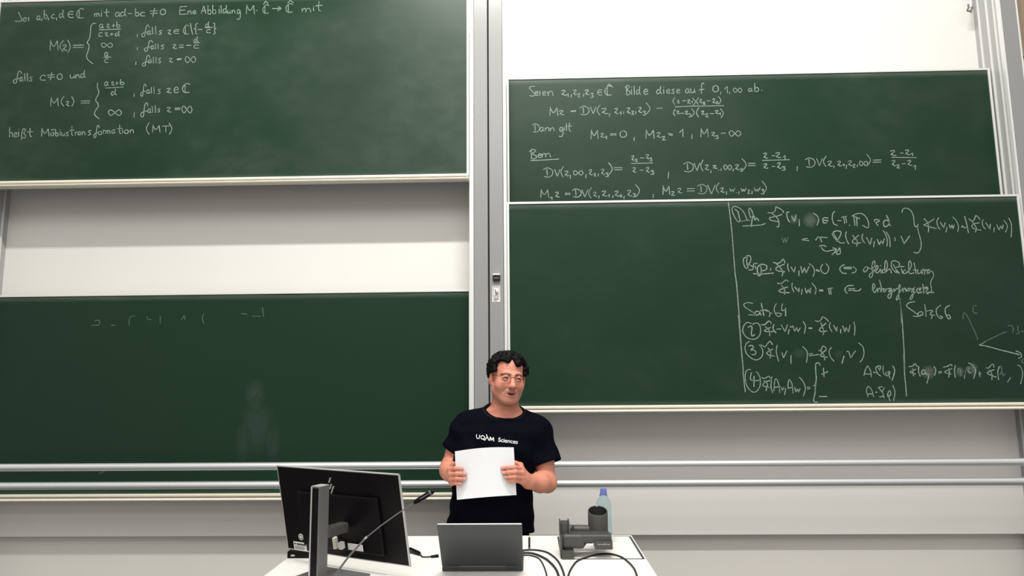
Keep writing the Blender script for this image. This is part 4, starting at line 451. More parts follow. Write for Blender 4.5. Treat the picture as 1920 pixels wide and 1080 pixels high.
k.build('label_print', M['ink'], r_)
k = MB()
for (xa, ya, xb, yb) in ((616.5, 905, 619, 896), (618, 917, 621, 908), (619.5, 930, 625, 912)):
    p0, p1 = mon(xa, ya, -.003), mon(xb, yb, -.003)
    k.prism([(p0[0]-.0028, p0[1]), (p0[0]+.0028, p0[1]), (p1[0]+.0028, p1[1]), (p1[0]-.0028, p1[1])], 'y', -.0035, 0, MM)
k.build('slanted_emblem', M['edge'], t)
for (px, py, w, h, m_) in ((628.5, 1018, .011, .042, M['tray']), (640, 1023, .018, .024, M['label'])):
    a, b = mon(px, py, -.03)
    k = MB(); k.box(a-w/2, a+w/2, -.038, -.02, b-h/2, b+h/2, .003, 2, MM); k.build('plug', m_, t)
a, b = mon(666, 1026, -.024)
k = MB(); k.box(a-.034, a+.034, -.0235, -.022, b-.013, b+.011, 0, 2, MM); k.build('port_label', M['label'], t)

p = on(562, 1045, TZ)
t = thing('docking_box', 'small black box under the left lower corner of the monitor', 'electronics box', (p.x, p.y+.02, TZ))
k = MB(); k.box(p.x-.045, p.x+.06, p.y-.015, p.y+.05, TZ, TZ+.026, .005); k.build('housing', M['black'], t)
k = MB(); k.box(p.x-.03, p.x-.015, p.y-.0165, p.y-.015, TZ+.008, TZ+.014); k.build('port', M['edge'], t)

# ------------------------------------------------------------ gooseneck microphone
YM = 2.2
b0 = at(606, 1098, YM); b0.z = TZ
t = thing('gooseneck_microphone', 'thin black gooseneck microphone slanting in front of the monitor', 'microphone', b0)
k = MB(); k.lathe([(0, 0), (.045, 0), (.045, .012), (.03, .022), (.012, .03), (0, .03)], b0, 28); k.build('base', M['black'], t, 'auto')
k = MB(); k.tube([b0+Vector((0, 0, .025)), at(640, 1062, YM), at(655, 1042, YM), at(686, 1008, YM)], [.0034, .0034, .0032, .003], 12); k.build('rigid_stem', M['stand'], t, 'auto')
k = MB(); k.tube([at(685, 1009, YM), at(715, 985, YM), at(748, 961.5, YM), at(778, 942, YM)], .0019, 10); k.build('flexible_neck', M['stand'], t, 'auto')
k = MB(); k.tube([at(684, 1010, YM), at(688, 1006.5, YM)], .0032, 10); k.build('collar', M['edge'], t, 'auto')
k = MB(); k.tube([at(776, 943.4, YM), at(779, 941.5, YM), at(786, 937.2, YM), at(803, 926.5, YM), at(811, 921.6, YM), at(815, 919.3, YM)], [.004, .0075, .0085, .0085, .0075, .003], 16); hd = k.build('capsule', M['black'], t, 'auto')
k = MB(); k.tube([at(788, 935.8, YM-.006), at(804, 925.8, YM-.006)], .0028, 8); k.build('grille_strip', M['stand'], hd, 'auto')
k = MB(); k.tube([at(806, 925, YM), at(809, 923, YM)], .0089, 16); k.build('light_ring', M['stand'], hd, 'auto')

# ------------------------------------------------------------ laptop, lid towards us
hy, hz = 2.503, TZ+.016
lt = at(899, 984.2, 2.36); dy, dz = 2.36-hy, lt.z-hz; LL = math.hypot(dy, dz)
lx = (at(819, 985, 2.36).x+at(979, 983.5, 2.36).x)/2; LW = at(979, 983.5, 2.36).x-at(819, 985, 2.36).x
t = thing('laptop', 'dark grey laptop on the desk with its lid back towards the camera', 'laptop', (lx, 2.6, TZ))
az = Vector((0, dy/LL, dz/LL)); ay = Vector((0, dz/LL, -dy/LL))
LM = Matrix(((1, 0, 0, lx), (0, ay.y, az.y, hy), (0, ay.z, az.z, hz), (0, 0, 0, 1)))
k = MB(); k.box(-LW/2, LW/2, 0, .0065, .004, LL, .0025, 2, LM); lid = k.build('lid', M['lap'], t)
k = MB(); k.box(-LW/2+.002, LW/2-.002, .001, .0056, LL-.001, LL+.0015, .0005, 2, LM); k.build('lid_edge', M['lapedge'], lid)
k = MB(); k.box(-LW/2+.008, LW/2-.008, .0065, .0072, .015, LL-.008, 0, 2, LM); k.build('screen', M['docdark'], lid)
k = MB()
for i, w in enumerate((.006, .004, .004, .004, .004, .006, .004, .004)):   # small slanted maker's mark, too blurred to read
    k.box(-LW/2+.018+i*.0052, -LW/2+.018+i*.0052+w*.7, -.0006, .0002, LL-.026+i*.0012, LL-.018+i*.0012, 0, 2, LM)
k.build('lid_mark', M['doc'], lid)
k = MB(); k.box(lx-LW/2, lx+LW/2, hy, 2.72, TZ+.003, TZ+.016, .003); base = k.build('base', M['lap'], t)
k = MB()
for r_ in range(5):
    for c_ in range(12): k.box(lx-.13+c_*.0217, lx-.13+c_*.0217+.018, hy+.03+r_*.019, hy+.03+r_*.019+.016, TZ+.016, TZ+.0172)
k.build('keyboard', M['black'], base)
k = MB(); k.box(lx-.05, lx+.05, 2.64, 2.70, TZ+.0158, TZ+.0164); k.build('touchpad', M['stand'], base)
for sx in (-1, 1):
    k = MB(); k.tube([(lx+sx*LW*.36-.02, hy, hz), (lx+sx*LW*.36+.02, hy, hz)], .0055, 12); k.build('hinge', M['lap'], t, 'auto')
    for yy in (hy+.03, 2.69):
        k = MB(); k.box(lx+sx*.12-.012, lx+sx*.12+.012, yy-.005, yy+.005, TZ, TZ+.0035); k.build('rubber_foot', M['dark'], base)

# cables and small things on the desk
def cable(pts, r, label, group=None, z=None, name='cable'):
    z = TZ+r if z is None else z
    q = [on(x, y, z) for x, y in pts]
    q = [Vector(v) for v in catmull([tuple(v) for v in q], 6)]
    k = MB(); k.tube(q, r, 10)
    return tag(k.build(name, M['dark'], None, 'auto', q[0]), label, 'cable', group)
cl = 'black cable curving over the desk between laptop and document camera'
cable([(972, 1033), (990, 1031), (1008, 1031.5), (1024, 1035), (1036, 1042), (1047, 1053), (1056, 1072), (1062, 1100)], .0036, 'uppermost black cable arching from the laptop towards the document camera')
cable([(972, 1037), (990, 1036.5), (1004, 1039), (1018, 1045), (1030, 1053), (1044, 1070), (1052, 1100)], .0042, 'thicker black cable under the arching one beside the laptop')
cable([(972, 1041), (990, 1041), (1001, 1043), (1010, 1047), (1017, 1056), (1024, 1074), (1028, 1100)], .0028, 'lowest thin black cable leaving the right edge of the laptop')
cable([(1060, 1100), (1068, 1072), (1078, 1056), (1086, 1050), (1098, 1045.5), (1115, 1040.5), (1135, 1038), (1152, 1040), (1165, 1044.5), (1176, 1052), (1190, 1068), (1200, 1100)], .0034, 'black cable lying in an arc on the desk hatch under the document camera')
a0, a1 = on(767, 1029, TZ+.008), on(787, 1038, TZ+.008)
t = thing('cable_adapter', 'black adapter with a short looped cable between monitor and laptop', 'adapter', a0-Vector((0, 0, .008)))
k = MB(); k.tube([a0, a0.lerp(a1, .1), a0.lerp(a1, .9), a1], [.005, .008, .008, .006], 12); k.build('housing', M['black'], t, 'auto')
k = MB(); k.tube([Vector(v) for v in catmull([tuple(v) for v in (a1, on(789.5, 1041.5, TZ+.004), on(793, 1044, TZ+.0035), on(803, 1044, TZ+.0035), on(812, 1043, TZ+.005))], 6)], .0026, 8); k.build('cord', M['dark'], t, 'auto')
k = MB(); k.tube([on(808, 1043.3, TZ+.006), on(822, 1042, TZ+.006)], [.004, .0065], 10); k.build('plug', M['black'], t, 'auto')
k = MB(); k.tube([on(760, 1036, TZ+.0035), on(772, 1036.5, TZ+.0035), on(786, 1040.5, TZ+.0035)], .0026, 8); k.build('return_cord', M['dark'], t, 'auto')
q0, q1 = on(992.5, 1007.5, TZ+.0042), on(992.5, 1030, TZ+.0042)
t = thing('pen', 'thin black pen lying on the desk right of the laptop', 'pen', q0.lerp(q1, .5)-Vector((0, 0, .0042)))
k = MB(); k.tube([q0, q0.lerp(q1, .04), q0.lerp(q1, .93)], [.002, .0042, .0042], 10); k.build('barrel', M['black'], t, 'auto')
k = MB(); k.tube([q0.lerp(q1, .93), q1], [.0042, .0012], 10); k.build('tip', M['stand'], t, 'auto')

# ------------------------------------------------------------ document camera lying folded on the desk
t = thing('document_camera', 'dark grey folded document camera on the right end of the desk', 'document camera', (.2, 2.7, TZ))
k = MB(); k.box(.1135, .160, 2.655, 2.75, TZ, TZ+.031, .004); k.build('foot', M['doc'], t)
k = MB(); k.lathe([(0, 0), (.019, 0), (.019, .012), (0, .012)], (.140, 2.69, TZ+.029), 24); k.build('swivel_joint', M['docdark'], t)
k = MB(); k.box(.1085, .117, 2.668, 2.75, TZ+.01, 1.036, .002); k.build('side_plate', M['doc'], t)
k = MB()
k.box(.1165, .2035, 2.6715, 2.7455, .984, 1.0378, .019, 5)
k.box(.130, .306, 2.6735, 2.745, 1.0065, 1.0365, .013, 5)
k.prism([(.190, 1.020), (.225, 1.020), (.214, 1.006), (.206, .993), (.190, .986)], 'y', 2.690, 2.735)
k.build('main_arm', M['doc'], t, 'auto')
k = MB(); k.box(.2405, .3085, 2.664, 2.738, .984, 1.0145, .003); k.box(.206, .236, 2.70, 2.715, .9985, 1.003); blk = k.build('end_block', M['doc'], t)
k = MB()
for i, w_ in enumerate((.0028, .0035, .0022, .0035, .003, .004, .0025, .0035, .003, .0035)): k.box(.251+i*.0049, .251+i*.0049+w_, 2.6634, 2.6642, 1.0018, 1.0052 if i != 5 else 1.0075)
k.build('maker_mark', M['lapedge'], blk)
k = MB(); k.box(.113, .1425, 2.70, 2.755, 1.03, 1.075, .003); k.build('hinge_block', M['doc'], t)
for x in (.1085, .1425):
    k = MB(); k.prism([(2.688, 1.03), (2.688, 1.079), (2.700, 1.084), (2.752, 1.082), (2.765, 1.07), (2.765, 1.03)], 'x', x, x+.0035); k.build('hinge_plate', M['doc'], t)
k = MB(); k.tube([(.152, 2.772, 1.036), (.245, 2.772, 1.034)], .0175, 24); arm = k.build('rear_arm', M['doc'], t, 'auto')
k = MB(); k.prism([(.150, 1.010), (.158, 1.052), (.166, 1.056), (.176, 1.010)], 'y', 2.745, 2.752); k.build('arm_cheek', M['doc'], arm)
# oblique hollow lamp tube
b = bmesh.new(); cx, cy, ro, ri, n = .2645, 2.772, .0395, .0355, 48
rings = []
def top(a, r): return 1.1070+.0130*math.sin(a)*r/ro
for r, zf in ((ro, lambda a: 1.012), (ro*1.0, lambda a: top(a, ro)-.003), (ro-.001, lambda a: top(a, ro)), (ri, lambda a: top(a, ri)), (ri*.97, lambda a: 1.03)):
    rings.append([b.verts.new((cx+r*math.cos(2*math.pi*i/n), cy+r*math.sin(2*math.pi*i/n), zf(2*math.pi*i/n))) for i in range(n)])
for i in range(len(rings)-1):
    for j in range(n): b.faces.new((rings[i][j], rings[i][(j+1) % n], rings[i+1][(j+1) % n], rings[i+1][j]))
b.faces.new(rings[-1]); b.faces.new(rings[0][::-1])
k = MB(); k.join(b); tube_o = k.build('lamp_tube', M['doc'], t, 'auto')
b = bmesh.new(); r1 = [b.verts.new((cx+(ri-.0004)*math.cos(2*math.pi*i/n), cy+(ri-.0004)*math.sin(2*math.pi*i/n), top(2*math.pi*i/n, ri)-.0015)) for i in range(n)]
r2 = [b.verts.new((v.co.x, v.co.y, 1.0305)) for v in r1]
for j in range(n): b.faces.new((r1[j], r2[j], r2[(j+1) % n], r1[(j+1) % n]))
b.faces.new(r2); k = MB(); k.join(b); k.build('dark_lining', M['docdark'], tube_o, 'auto')
k = MB(); k.box(cx-.004, cx+.003, cy+.032, cy+.041, 1.116, 1.123, .001); k.build('rim_catch', M['edge'], tube_o)

# ------------------------------------------------------------ water bottle
bx, by = .3045, 2.92
t = thing('water_bottle', 'clear plastic bottle with a blue cap standing behind the document camera', 'bottle', (bx, by, TZ))
o_ = [(0, .004), (.022, .0), (.030, .004), (.0318, .012), (.0318, .045), (.0308, .05), (.0318, .055), (.0318, .095), (.0308, .10), (.0316, .105), (.0316, .148), (.0312, .156), (.0290, .166), (.0240, .1755), (.0175, .182), (.0132, .186), (.0128, .189), (.0128, .196)]
i_ = [(r-.0009, z) for r, z in o_[3:]][::-1]+[(.028, .006), (0, .0055)]
k = MB(); k.lathe(o_+i_, (bx, by, TZ), 48); k.build('bottle_body', M['pet'], t, True)
k = MB(); k.lathe([(0, .195), (.0146, .195), (.0150, .197), (.0150, .201), (.0139, .202), (.0139, .2165), (.0129, .2185), (0, .2195)], (bx, by, TZ), 40); cp_ = k.build('cap', M['cap'], t, 'auto')
k = MB(); k.lathe([(.0128, .188), (.0175, .189), (.0175, .192), (.0128, .193)], (bx, by, TZ), 32); k.build('neck_ring', M['pet'], t, True)

# ------------------------------------------------------------ the person (signed distance fields -> one continuous skin)
class Field:
    def __init__(s, lo, hi, h):
        s.lo = np.array(lo, float); s.h = h; s.n = np.ceil((np.array(hi)-s.lo)/h).astype(int)+1
        s.d = np.full(s.n, 1.0, np.float32)
    def sl(s, lo, hi):
        a = np.maximum(np.floor((np.array(lo)-s.lo)/s.h).astype(int), 0); b = np.minimum(np.ceil((np.array(hi)-s.lo)/s.h).astype(int)+1, s.n)
        return tuple(slice(int(i), int(max(i, j))) for i, j in zip(a, b))
    def pts(s, q):
        g = [s.lo[i]+s.h*np.arange(q[i].start, q[i].stop) for i in range(3)]
        return np.meshgrid(*g, indexing='ij', sparse=True)
    def add(s, fn, lo, hi, k=.006, pad=.03):
        q = s.sl(np.array(lo)-pad, np.array(hi)+pad)
        if any(i.stop <= i.start for i in q): return
        b = fn(*s.pts(q)).astype(np.float32); a = s.d[q]
        s.d[q] = smin(a, b, k)
    def cut(s, fn, lo, hi, k=.003, pad=.02):
        q = s.sl(np.array(lo)-pad, np.array(hi)+pad)
        if any(i.stop <= i.start for i in q): return
        b = fn(*s.pts(q)).astype(np.float32); s.d[q] = -smin(-s.d[q], b, k)
    def mesh(s):
        d = s.d; neg = d < 0
        cnt = np.zeros(np.array(d.shape)-1, np.int8); acc = np.zeros(cnt.shape+(3,), np.float32)
        C = [(i, j, l) for i in (0, 1) for j in (0, 1) for l in (0, 1)]
        tot = sum(neg[i:i+cnt.shape[0], j:j+cnt.shape[1], l:l+cnt.shape[2]].astype(np.int8) for i, j, l in C)
        act = np.argwhere((tot > 0) & (tot < 8)); I, J, L = act.T
        val = {c: d[I+c[0], J+c[1], L+c[2]] for c in C}
        num = np.zeros(len(act)); sm = np.zeros((len(act), 3))
        for a in C:
            for ax in range(3):
                if a[ax]: continue
                b = list(a); b[ax] = 1; b = tuple(b); va, vb = val[a], val[b]
                m = (va < 0) != (vb < 0); tt = np.where(m, va/np.where(m, va-vb, 1), 0)
                p = np.array(a, float)[None, :].repeat(len(act), 0); p[:, ax] = tt
                sm += p*m[:, None]; num += m
        V = s.lo+s.h*(act+sm/num[:, None])
        idx = np.full(cnt.shape, -1, np.int32); idx[I, J, L] = np.arange(len(act))
        Q = []
        for ax in range(3):
            u, v = [(1, 2), (2, 0), (0, 1)][ax]
            s0 = [slice(None)]*3; s1 = [slice(None)]*3; s0[ax] = slice(0, -1); s1[ax] = slice(1, None)
            A, B = neg[tuple(s0)], neg[tuple(s1)]
            e_ = np.argwhere(A != B); ok = (e_[:, u] > 0) & (e_[:, v] > 0) & (e_[:, u] < cnt.shape[u]) & (e_[:, v] < cnt.shape[v]); e_ = e_[ok]
            fl = A[tuple(e_.T)]
            def g(du, dv):
                w = e_.copy(); w[:, u] -= du; w[:, v] -= dv; return idx[tuple(w.T)]
            q = np.stack([g(1, 1), g(0, 1), g(0, 0), g(1, 0)], 1)
            q[~fl] = q[~fl][:, ::-1]; Q.append(q)
        Q = np.concatenate(Q); Q = Q[(Q >= 0).all(1)]
        return V, Q
def smin(a, b, k):
    if k <= 0: return np.minimum(a, b)
    h = np.maximum(k-np.abs(a-b), 0)/k
    return np.minimum(a, b)-h*h*k*.25
def relax(V, Q, it=2, lam=.5):
    """light Laplacian smoothing against grid steps"""
    E_ = np.concatenate([Q[:, [0, 1]], Q[:, [1, 2]], Q[:, [2, 3]], Q[:, [3, 0]]]); E_ = np.concatenate([E_, E_[:, ::-1]])
    for s_ in range(it):
        for l_ in (lam, -lam*1.03):
            n = np.bincount(E_[:, 0], minlength=len(V))[:, None]
            m_ = np.stack([np.bincount(E_[:, 0], weights=V[E_[:, 1], i], minlength=len(V)) for i in range(3)], 1)/np.maximum(n, 1)
            V = V+l_*(m_-V)
    return V
def np_mesh(name, V, Q):
    me = bpy.data.meshes.new(name)
    me.vertices.add(len(V)); me.vertices.foreach_set('co', np.ascontiguousarray(V, np.float32).ravel())
    me.loops.add(Q.size); me.loops.foreach_set('vertex_index', np.ascontiguousarray(Q, np.int32).ravel())
    me.polygons.add(len(Q)); me.polygons.foreach_set('loop_start', np.arange(0, Q.size, 4, dtype=np.int32))
    try: me.polygons.foreach_set('loop_total', np.full(len(Q), 4, np.int32))
    except Exception: pass
    me.polygons.foreach_set('use_smooth', np.ones(len(Q), bool))
    me.update(calc_edges=True); me.validate(); return me
def cone(a, b, ra, rb):
    a, b = np.array(a, float), np.array(b, float); ab = b-a; L2 = ab@ab
    def f(x, y, z):
        t_ = np.clip(((x-a[0])*ab[0]+(y-a[1])*ab[1]+(z-a[2])*ab[2])/max(L2, 1e-9), 0, 1)
        return np.sqrt((x-a[0]-t_*ab[0])**2+(y-a[1]-t_*ab[1])**2+(z-a[2]-t_*ab[2])**2)-(ra+(rb-ra)*t_)
    r = max(ra, rb); return f, np.minimum(a, b)-r, np.maximum(a, b)+r
def ell(c, r, R3=None):
    c, r = np.array(c, float), np.array(r, float); R3 = np.eye(3) if R3 is None else R3
    def f(x, y, z):
        q = [R3[0, i]*(x-c[0])+R3[1, i]*(y-c[1])+R3[2, i]*(z-c[2]) for i in range(3)]
        k0 = np.sqrt((q[0]/r[0])**2+(q[1]/r[1])**2+(q[2]/r[2])**2)+1e-9
        k1 = np.sqrt((q[0]/r[0]**2)**2+(q[1]/r[1]**2)**2+(q[2]/r[2]**2)**2)+1e-9
        return k0*(k0-1)/k1
    return f, c-r.max(), c+r.max()
def loft(secs, p=2.4):
    """stack of (z, cx, cy, rx, ry) super-ellipses"""
    secs = sorted(secs); Z = np.array([s_[0] for s_ in secs]); A = np.array([s_[1:] for s_ in secs])
    def f(x, y, z):
        zc = np.clip(z, Z[0], Z[-1]); i = np.clip(np.searchsorted(Z, zc)-1, 0, len(Z)-2)
        t_ = (zc-Z[i])/(Z[i+1]-Z[i]); t_ = t_*t_*(3-2*t_)*.5+t_*.5
        c = [A[i, j]*(1-t_)+A[i+1, j]*t_ for j in range(4)]
        k = (np.abs((x-c[0])/c[2])**p+np.abs((y-c[1])/c[3])**p+1e-12)**(1/p)
        d = (k-1)*np.minimum(c[2], c[3])
        dz = np.maximum(Z[0]-z, z-Z[-1]); return np.maximum(d, dz) + 0*x
    lo = [np.min(A[:, 0]-A[:, 2]), np.min(A[:, 1]-A[:, 3]), Z[0]]; hi = [np.max(A[:, 0]+A[:, 2]), np.max(A[:, 1]+A[:, 3]), Z[-1]]
    return f, np.array(lo), np.array(hi)

# joints, taken from where the photo shows them
YP = 3.06                                               # distance of the sheet of paper
HC = np.array(at(952.5, 708, 3.215))                      # head centre at eye height
yaw, roll, pit = math.radians(17), math.radians(-5.5), math.radians(2)
# head axes: u to the right of the picture, v out of the face (towards us), w up
u0 = np.array([math.cos(yaw), math.sin(yaw), 0]); v0 = np.array([math.sin(yaw), -math.cos(yaw), 0]); w0 = np.array([0, 0, 1.])
ua = u0*math.cos(roll)+w0*math.sin(roll); wa = -u0*math.sin(roll)+w0*math.cos(roll); va = v0*math.cos(pit)-wa*math.sin(pit); wa = wa*math.cos(pit)+v0*math.sin(pit)
RH = np.stack([ua, va, wa], 1)
def hp(u, v, w): return HC+RH@np.array([u, v, w])
def hv(a): return Vector(hp(*a))
body = Field((-.50, 2.96, .86), (.20, 3.45, 1.79), .0029)
def B(prim, k=.006, fld=None): (fld or body).add(prim[0], prim[1], prim[2], k, pad=max(.03, k))
def CUT(prim, k=.003, fld=None): (fld or body).cut(prim[0], prim[1], prim[2], k)
def HE(c, r): return ell(hp(*c), r, RH)
def HK(a, b, ra, rb): return cone(hp(*a), hp(*b), ra, rb)
# skull, face, jaw
B(HE((0, -.022, .036), (.0755, .094, .082)), 0)
B(HE((0, .018, -.040), (.0655, .066, .080)), .03)
for s_ in (-1, 1):
    B(HK((s_*.050, .0, -.062), (s_*.024, .050, -.100), .020, .017), .03)     # jaw edge
    B(HE((s_*.041, .046, -.036), (.025, .024, .024)), .025)                    # cheek
    B(HK((s_*.012, .078, .016), (s_*.040, .068, .017), .010, .0085), .014)     # brow ridge
B(HK((-.012, .062, -.106), (.012, .062, -.106), .017, .017), .028)             # chin
B(HE((0, .066, -.070), (.030, .020, .020)), .02)                               # mouth mound
for s_ in (-1, 1):
    CUT(HE((s_*.031, .093, -.001), (.020, .016, .0115)), .012)
    B(HE((s_*.0315, .0655, -.001), (.0150, .0135, .0110)), .003)               # eyeball under lids
    B(HK((s_*.019, .0765, .0035), (s_*.032, .0795, .0055), .0042, .0044), .004)  # upper lid
    B(HK((s_*.032, .0795, .0055), (s_*.0455, .0705, .0015), .0044, .0036), .004)
    B(HK((s_*.020, .0760, -.0065), (s_*.032, .0782, -.0085), .0036, .0040), .005)  # lower lid
    B(HK((s_*.032, .0782, -.0085), (s_*.0455, .0700, -.005), .0040, .0034), .005)
B(HK((0, .0800, .006), (0, .1000, -.034), .0085, .0125), .012)                 # nose bridge and tip
B(HE((0, .1025, -.0365), (.0125, .0115, .0105)), .008)
for s_ in (-1, 1):
    B(HE((s_*.0135, .0905, -.0400), (.0082, .0110, .0080)), .006)
    CUT(HE((s_*.0065, .0985, -.0475), (.0036, .0050, .0035)), .002)
# smiling mouth, open
CUT(HE((.001, .094, -.0735), (.0255, .022, .0078)), .003)
for pa, pb in (((-.0285, .0695, -.0622), (-.012, .0838, -.0640)), ((-.012, .0838, -.0640), (.012, .0838, -.0640)), ((.012, .0838, -.0640), (.0285, .0695, -.0622))):
    B(HK(pa, pb, .0032, .0038), .004)
for pa, pb in (((-.028, .0695, -.0645), (-.012, .0815, -.0838)), ((-.012, .0815, -.0838), (.012, .0815, -.0838)), ((.012, .0815, -.0838), (.028, .0695, -.0645))):
    B(HK(pa, pb, .0032, .0046), .004)
B(HK((-.015, .0735, -.0680), (.015, .0735, -.0680), .0034, .0034), .001)       # upper teeth
for s_ in (-1, 1):                                                             # smile folds
    CUT(HK((s_*.021, .089, -.040), (s_*.038, .074, -.066), .0030, .0026), .010)
# ears
for s_ in (-1, 1):
    B(HE((s_*.0800, -.014, -.012), (.0095, .0190, .031)), .008)
    CUT(HE((s_*.0930, -.008, -.006), (.0050, .0095, .0160)), .004)
    B(HE((s_*.0735, -.004, -.036), (.0070, .0090, .0095)), .006)
# neck, shoulders, trunk
NB = np.array(at(945.5, 790, 3.262)); ch = np.array(hp(0, -.025, -.06))
B(cone(ch, NB, .0605, .0715), .03)
B(cone(hp(0, .012, -.085), NB+np.array([0, -.02, .035]), .034, .046), .03)
B(cone((-.178, 3.274, 1.452), (-.29, 3.28, 1.405), .046, .046), .03); B(cone((-.082, 3.274, 1.449), (.0, 3.28, 1.40), .046, .045), .03)
SR, SL = np.array(at(873, 808, 3.28)), np.array(at(1010, 812, 3.28))           # shoulder joints, picture left / right
trunk = [(.86, -.19, 3.27, .165, .115), (1.0, -.187, 3.265, .160, .112), (1.15, -.18, 3.262, .165, .115), (1.30, -.165, 3.258, .172, .115), (1.38, -.15, 3.265, .160, .100), (1.43, -.145, 3.27, .125, .08), (1.475, -.135, 3.27, .07, .06)]
B(loft(trunk, 2.2), .03)
ER, EL = np.array(at(843, 877, 3.27)), np.array(at(1026, 905, 3.235))           # elbows
WR, WL = np.array(at(843.5, 890, 3.125)), np.array(at(991, 903, 3.115))             # wrists
for Sh, El, Wr in ((SR, ER, WR), (SL, EL, WL)):
    B(cone(NB+(Sh-NB)*.45, Sh, .040, .050), .04)
    B(cone(Sh, Sh*.45+El*.55, .050, .048), .03); B(cone(Sh*.45+El*.55, El, .049, .0425), .02)
    B(cone(El, El*.6+Wr*.4, .0440, .0445), .02); B(cone(El*.6+Wr*.4, Wr, .0445, .0300), .02)
# hands: palm, five fingers each with knuckle bends; fingers in front of the sheet, thumb behind it
def fing(pts, rs, k0=.008, kk=.004):
    lo = np.min([np.array(p_) for p_ in pts], 0)-.03; hi = np.max([np.array(p_) for p_ in pts], 0)+.03
    prims = [cone(pts[i], pts[i+1], rs[i], rs[i+1])[0] for i in range(len(pts)-1)]
    def f(x, y, z):
        d = prims[0](x, y, z)
        for p_ in prims[1:]: d = smin(d, p_(x, y, z), .004)
        return d
    body.add(f, lo, hi, kk, pad=0)
def px(x, y, Y): return np.array(at(x, y, Y))
def hand(Wr, knuckles, pips, tips, rk, thumb, hx):
    ks = [px(*k_) for k_ in knuckles]
    mid = (ks[0]+ks[3])/2
    for i, k_ in enumerate(ks):                                              # metacarpals make the palm and the back of the hand
        B(cone(Wr*.85+mid*.15+(k_-mid)*.35, k_, .0155, .0118), .012)
    B(cone(Wr, Wr*.5+mid*.5, .0285, .024), .02)
    for i, k_ in enumerate(ks):
        p_, t_ = px(*pips[i]), px(*tips[i]); t_ = t_+np.array([0, .0030, 0]); m_ = p_*.45+t_*.55+np.array([0, -.004, 0]); r = rk[i]
        fing([k_, p_, m_, t_], [r*1.12, r*1.03, r*.94, r*.80])
    tp = [px(*q) for q in thumb]
    fing([Wr*.6+mid*.4]+tp, [.017, .0125, .0105, .0085], kk=.008)
hand(WR, [(844, 880, 3.066), (844.5, 889, 3.060), (845.5, 898, 3.062), (847, 906.5, 3.068)],
     [(854, 878, 3.042), (856, 888, 3.037), (856, 897.3, 3.038), (855, 906, 3.043)],
     [(866.5, 879, 3.041), (873, 888.5, 3.037), (872, 898, 3.038), (866, 907, 3.042)],
     [.0092, .0095, .0092, .0084], [(849, 872, 3.105), (858, 868, 3.084), (868, 868, 3.070)], 1)
hand(WL, [(979, 879, 3.070), (979.5, 887, 3.062), (979, 895.5, 3.064), (977, 903, 3.070)],
     [(966, 876, 3.040), (966.5, 885, 3.032), (966, 894, 3.033), (966, 901.5, 3.040)],
     [(941, 877.5, 3.040), (943.5, 886.5, 3.037), (947.5, 894.5, 3.038), (952, 901.5, 3.041)],
     [.0092, .0095, .0092, .0084], [(976, 872, 3.085), (966, 868, 3.081), (953, 867, 3.070)], -1)
V, Q = body.mesh(); V = relax(V, Q, 2)
# keep one connected surface
par = np.arange(len(V))
for it in range(4000):
    mn = par[Q].min(1); new = par.copy()
    for j in range(4): np.minimum.at(new, Q[:, j], mn)
    new = new[new]; new = new[new]
    if (new == par).all(): break
    par = new
lab = par; top_lab = np.bincount(lab).argmax(); keep = (lab[Q] == top_lab).all(1); Q = Q[keep]
us = np.unique(Q); rm = np.full(len(V), -1); rm[us] = np.arange(len(us)); V = V[us]; Q = rm[Q]
PB = Vector((-.19, 3.27, 0))
pers = thing('person', 'smiling person with curly black hair and glasses in a black T-shirt holding a white sheet', 'person', PB)
me = np_mesh('skin', V, Q)
# skin colouring: lips, mouth, stubble, ruddy cheeks, plus shade painted at jaw and eyes
loc = (V-HC)@RH; U_, V_, W_ = loc.T
base = np.array([.655, .268, .185]); colr = np.tile(base, (len(V), 1))
def blend(mask, c): 
    global colr
    mask = np.clip(mask, 0, 1)[:, None]; colr = colr*(1-mask)+np.array(c)*mask
def soft(d, w): return np.clip(1-d/w, 0, 1)
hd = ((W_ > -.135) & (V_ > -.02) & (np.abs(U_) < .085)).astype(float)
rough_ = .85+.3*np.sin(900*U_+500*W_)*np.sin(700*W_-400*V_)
stubble_shade = soft(np.maximum(np.abs(np.hypot(U_/1.1, (W_+.080)/1.05))-.040, 0), .034)*(W_ < -.040)*(V_ > -.02)*hd
blend(stubble_shade*.48*rough_, (.21, .115, .08))  # stubble, deepened to paint in shading of the lower face
ck = soft(np.hypot(np.abs(U_)-.040, W_+.034), .028)*hd*(V_ > .03); blend(ck*.35, (.60, .21, .14))
ns = soft(np.hypot(U_, W_+.036), .018)*hd*(V_ > .085); blend(ns*.4, (.66, .27, .18))
def seg_d(pts):
    d_ = np.full(len(V), 9.)
    A_ = np.stack([np.abs(U_), W_], 1)
    for a, b in zip(pts[:-1], pts[1:]):
        a, b = np.array(a), np.array(b); ab = b-a
        t_ = np.clip(((A_-a)@ab)/(ab@ab), 0, 1); d_ = np.minimum(d_, np.hypot(*(A_-a-t_[:, None]*ab).T))
    return d_
face = hd*(V_ > .045)
blend(face*soft(np.maximum(seg_d([(0, -.0640), (.012, -.0640), (.0260, -.0630)])-.0022, 0), .0018)*.8, (.36, .12, .095))
blend(face*soft(np.maximum(seg_d([(0, -.0840), (.012, -.0840), (.0260, -.0655)])-.0032, 0), .0020)*.85, (.42, .145, .115))
inn = face*(np.abs(U_) < .0245)*(W_ < -.0668)*(W_ > -.0800+.45*np.maximum(np.abs(U_)-.010, 0))*(V_ < .0800)
blend(inn*.95, (.095, .020, .017))
blend(face*(np.abs(U_) < .0150)*(W_ < -.0655)*(W_ > -.0714)*(V_ < .0792)*(V_ > .070)*.9, (.50, .43, .36))
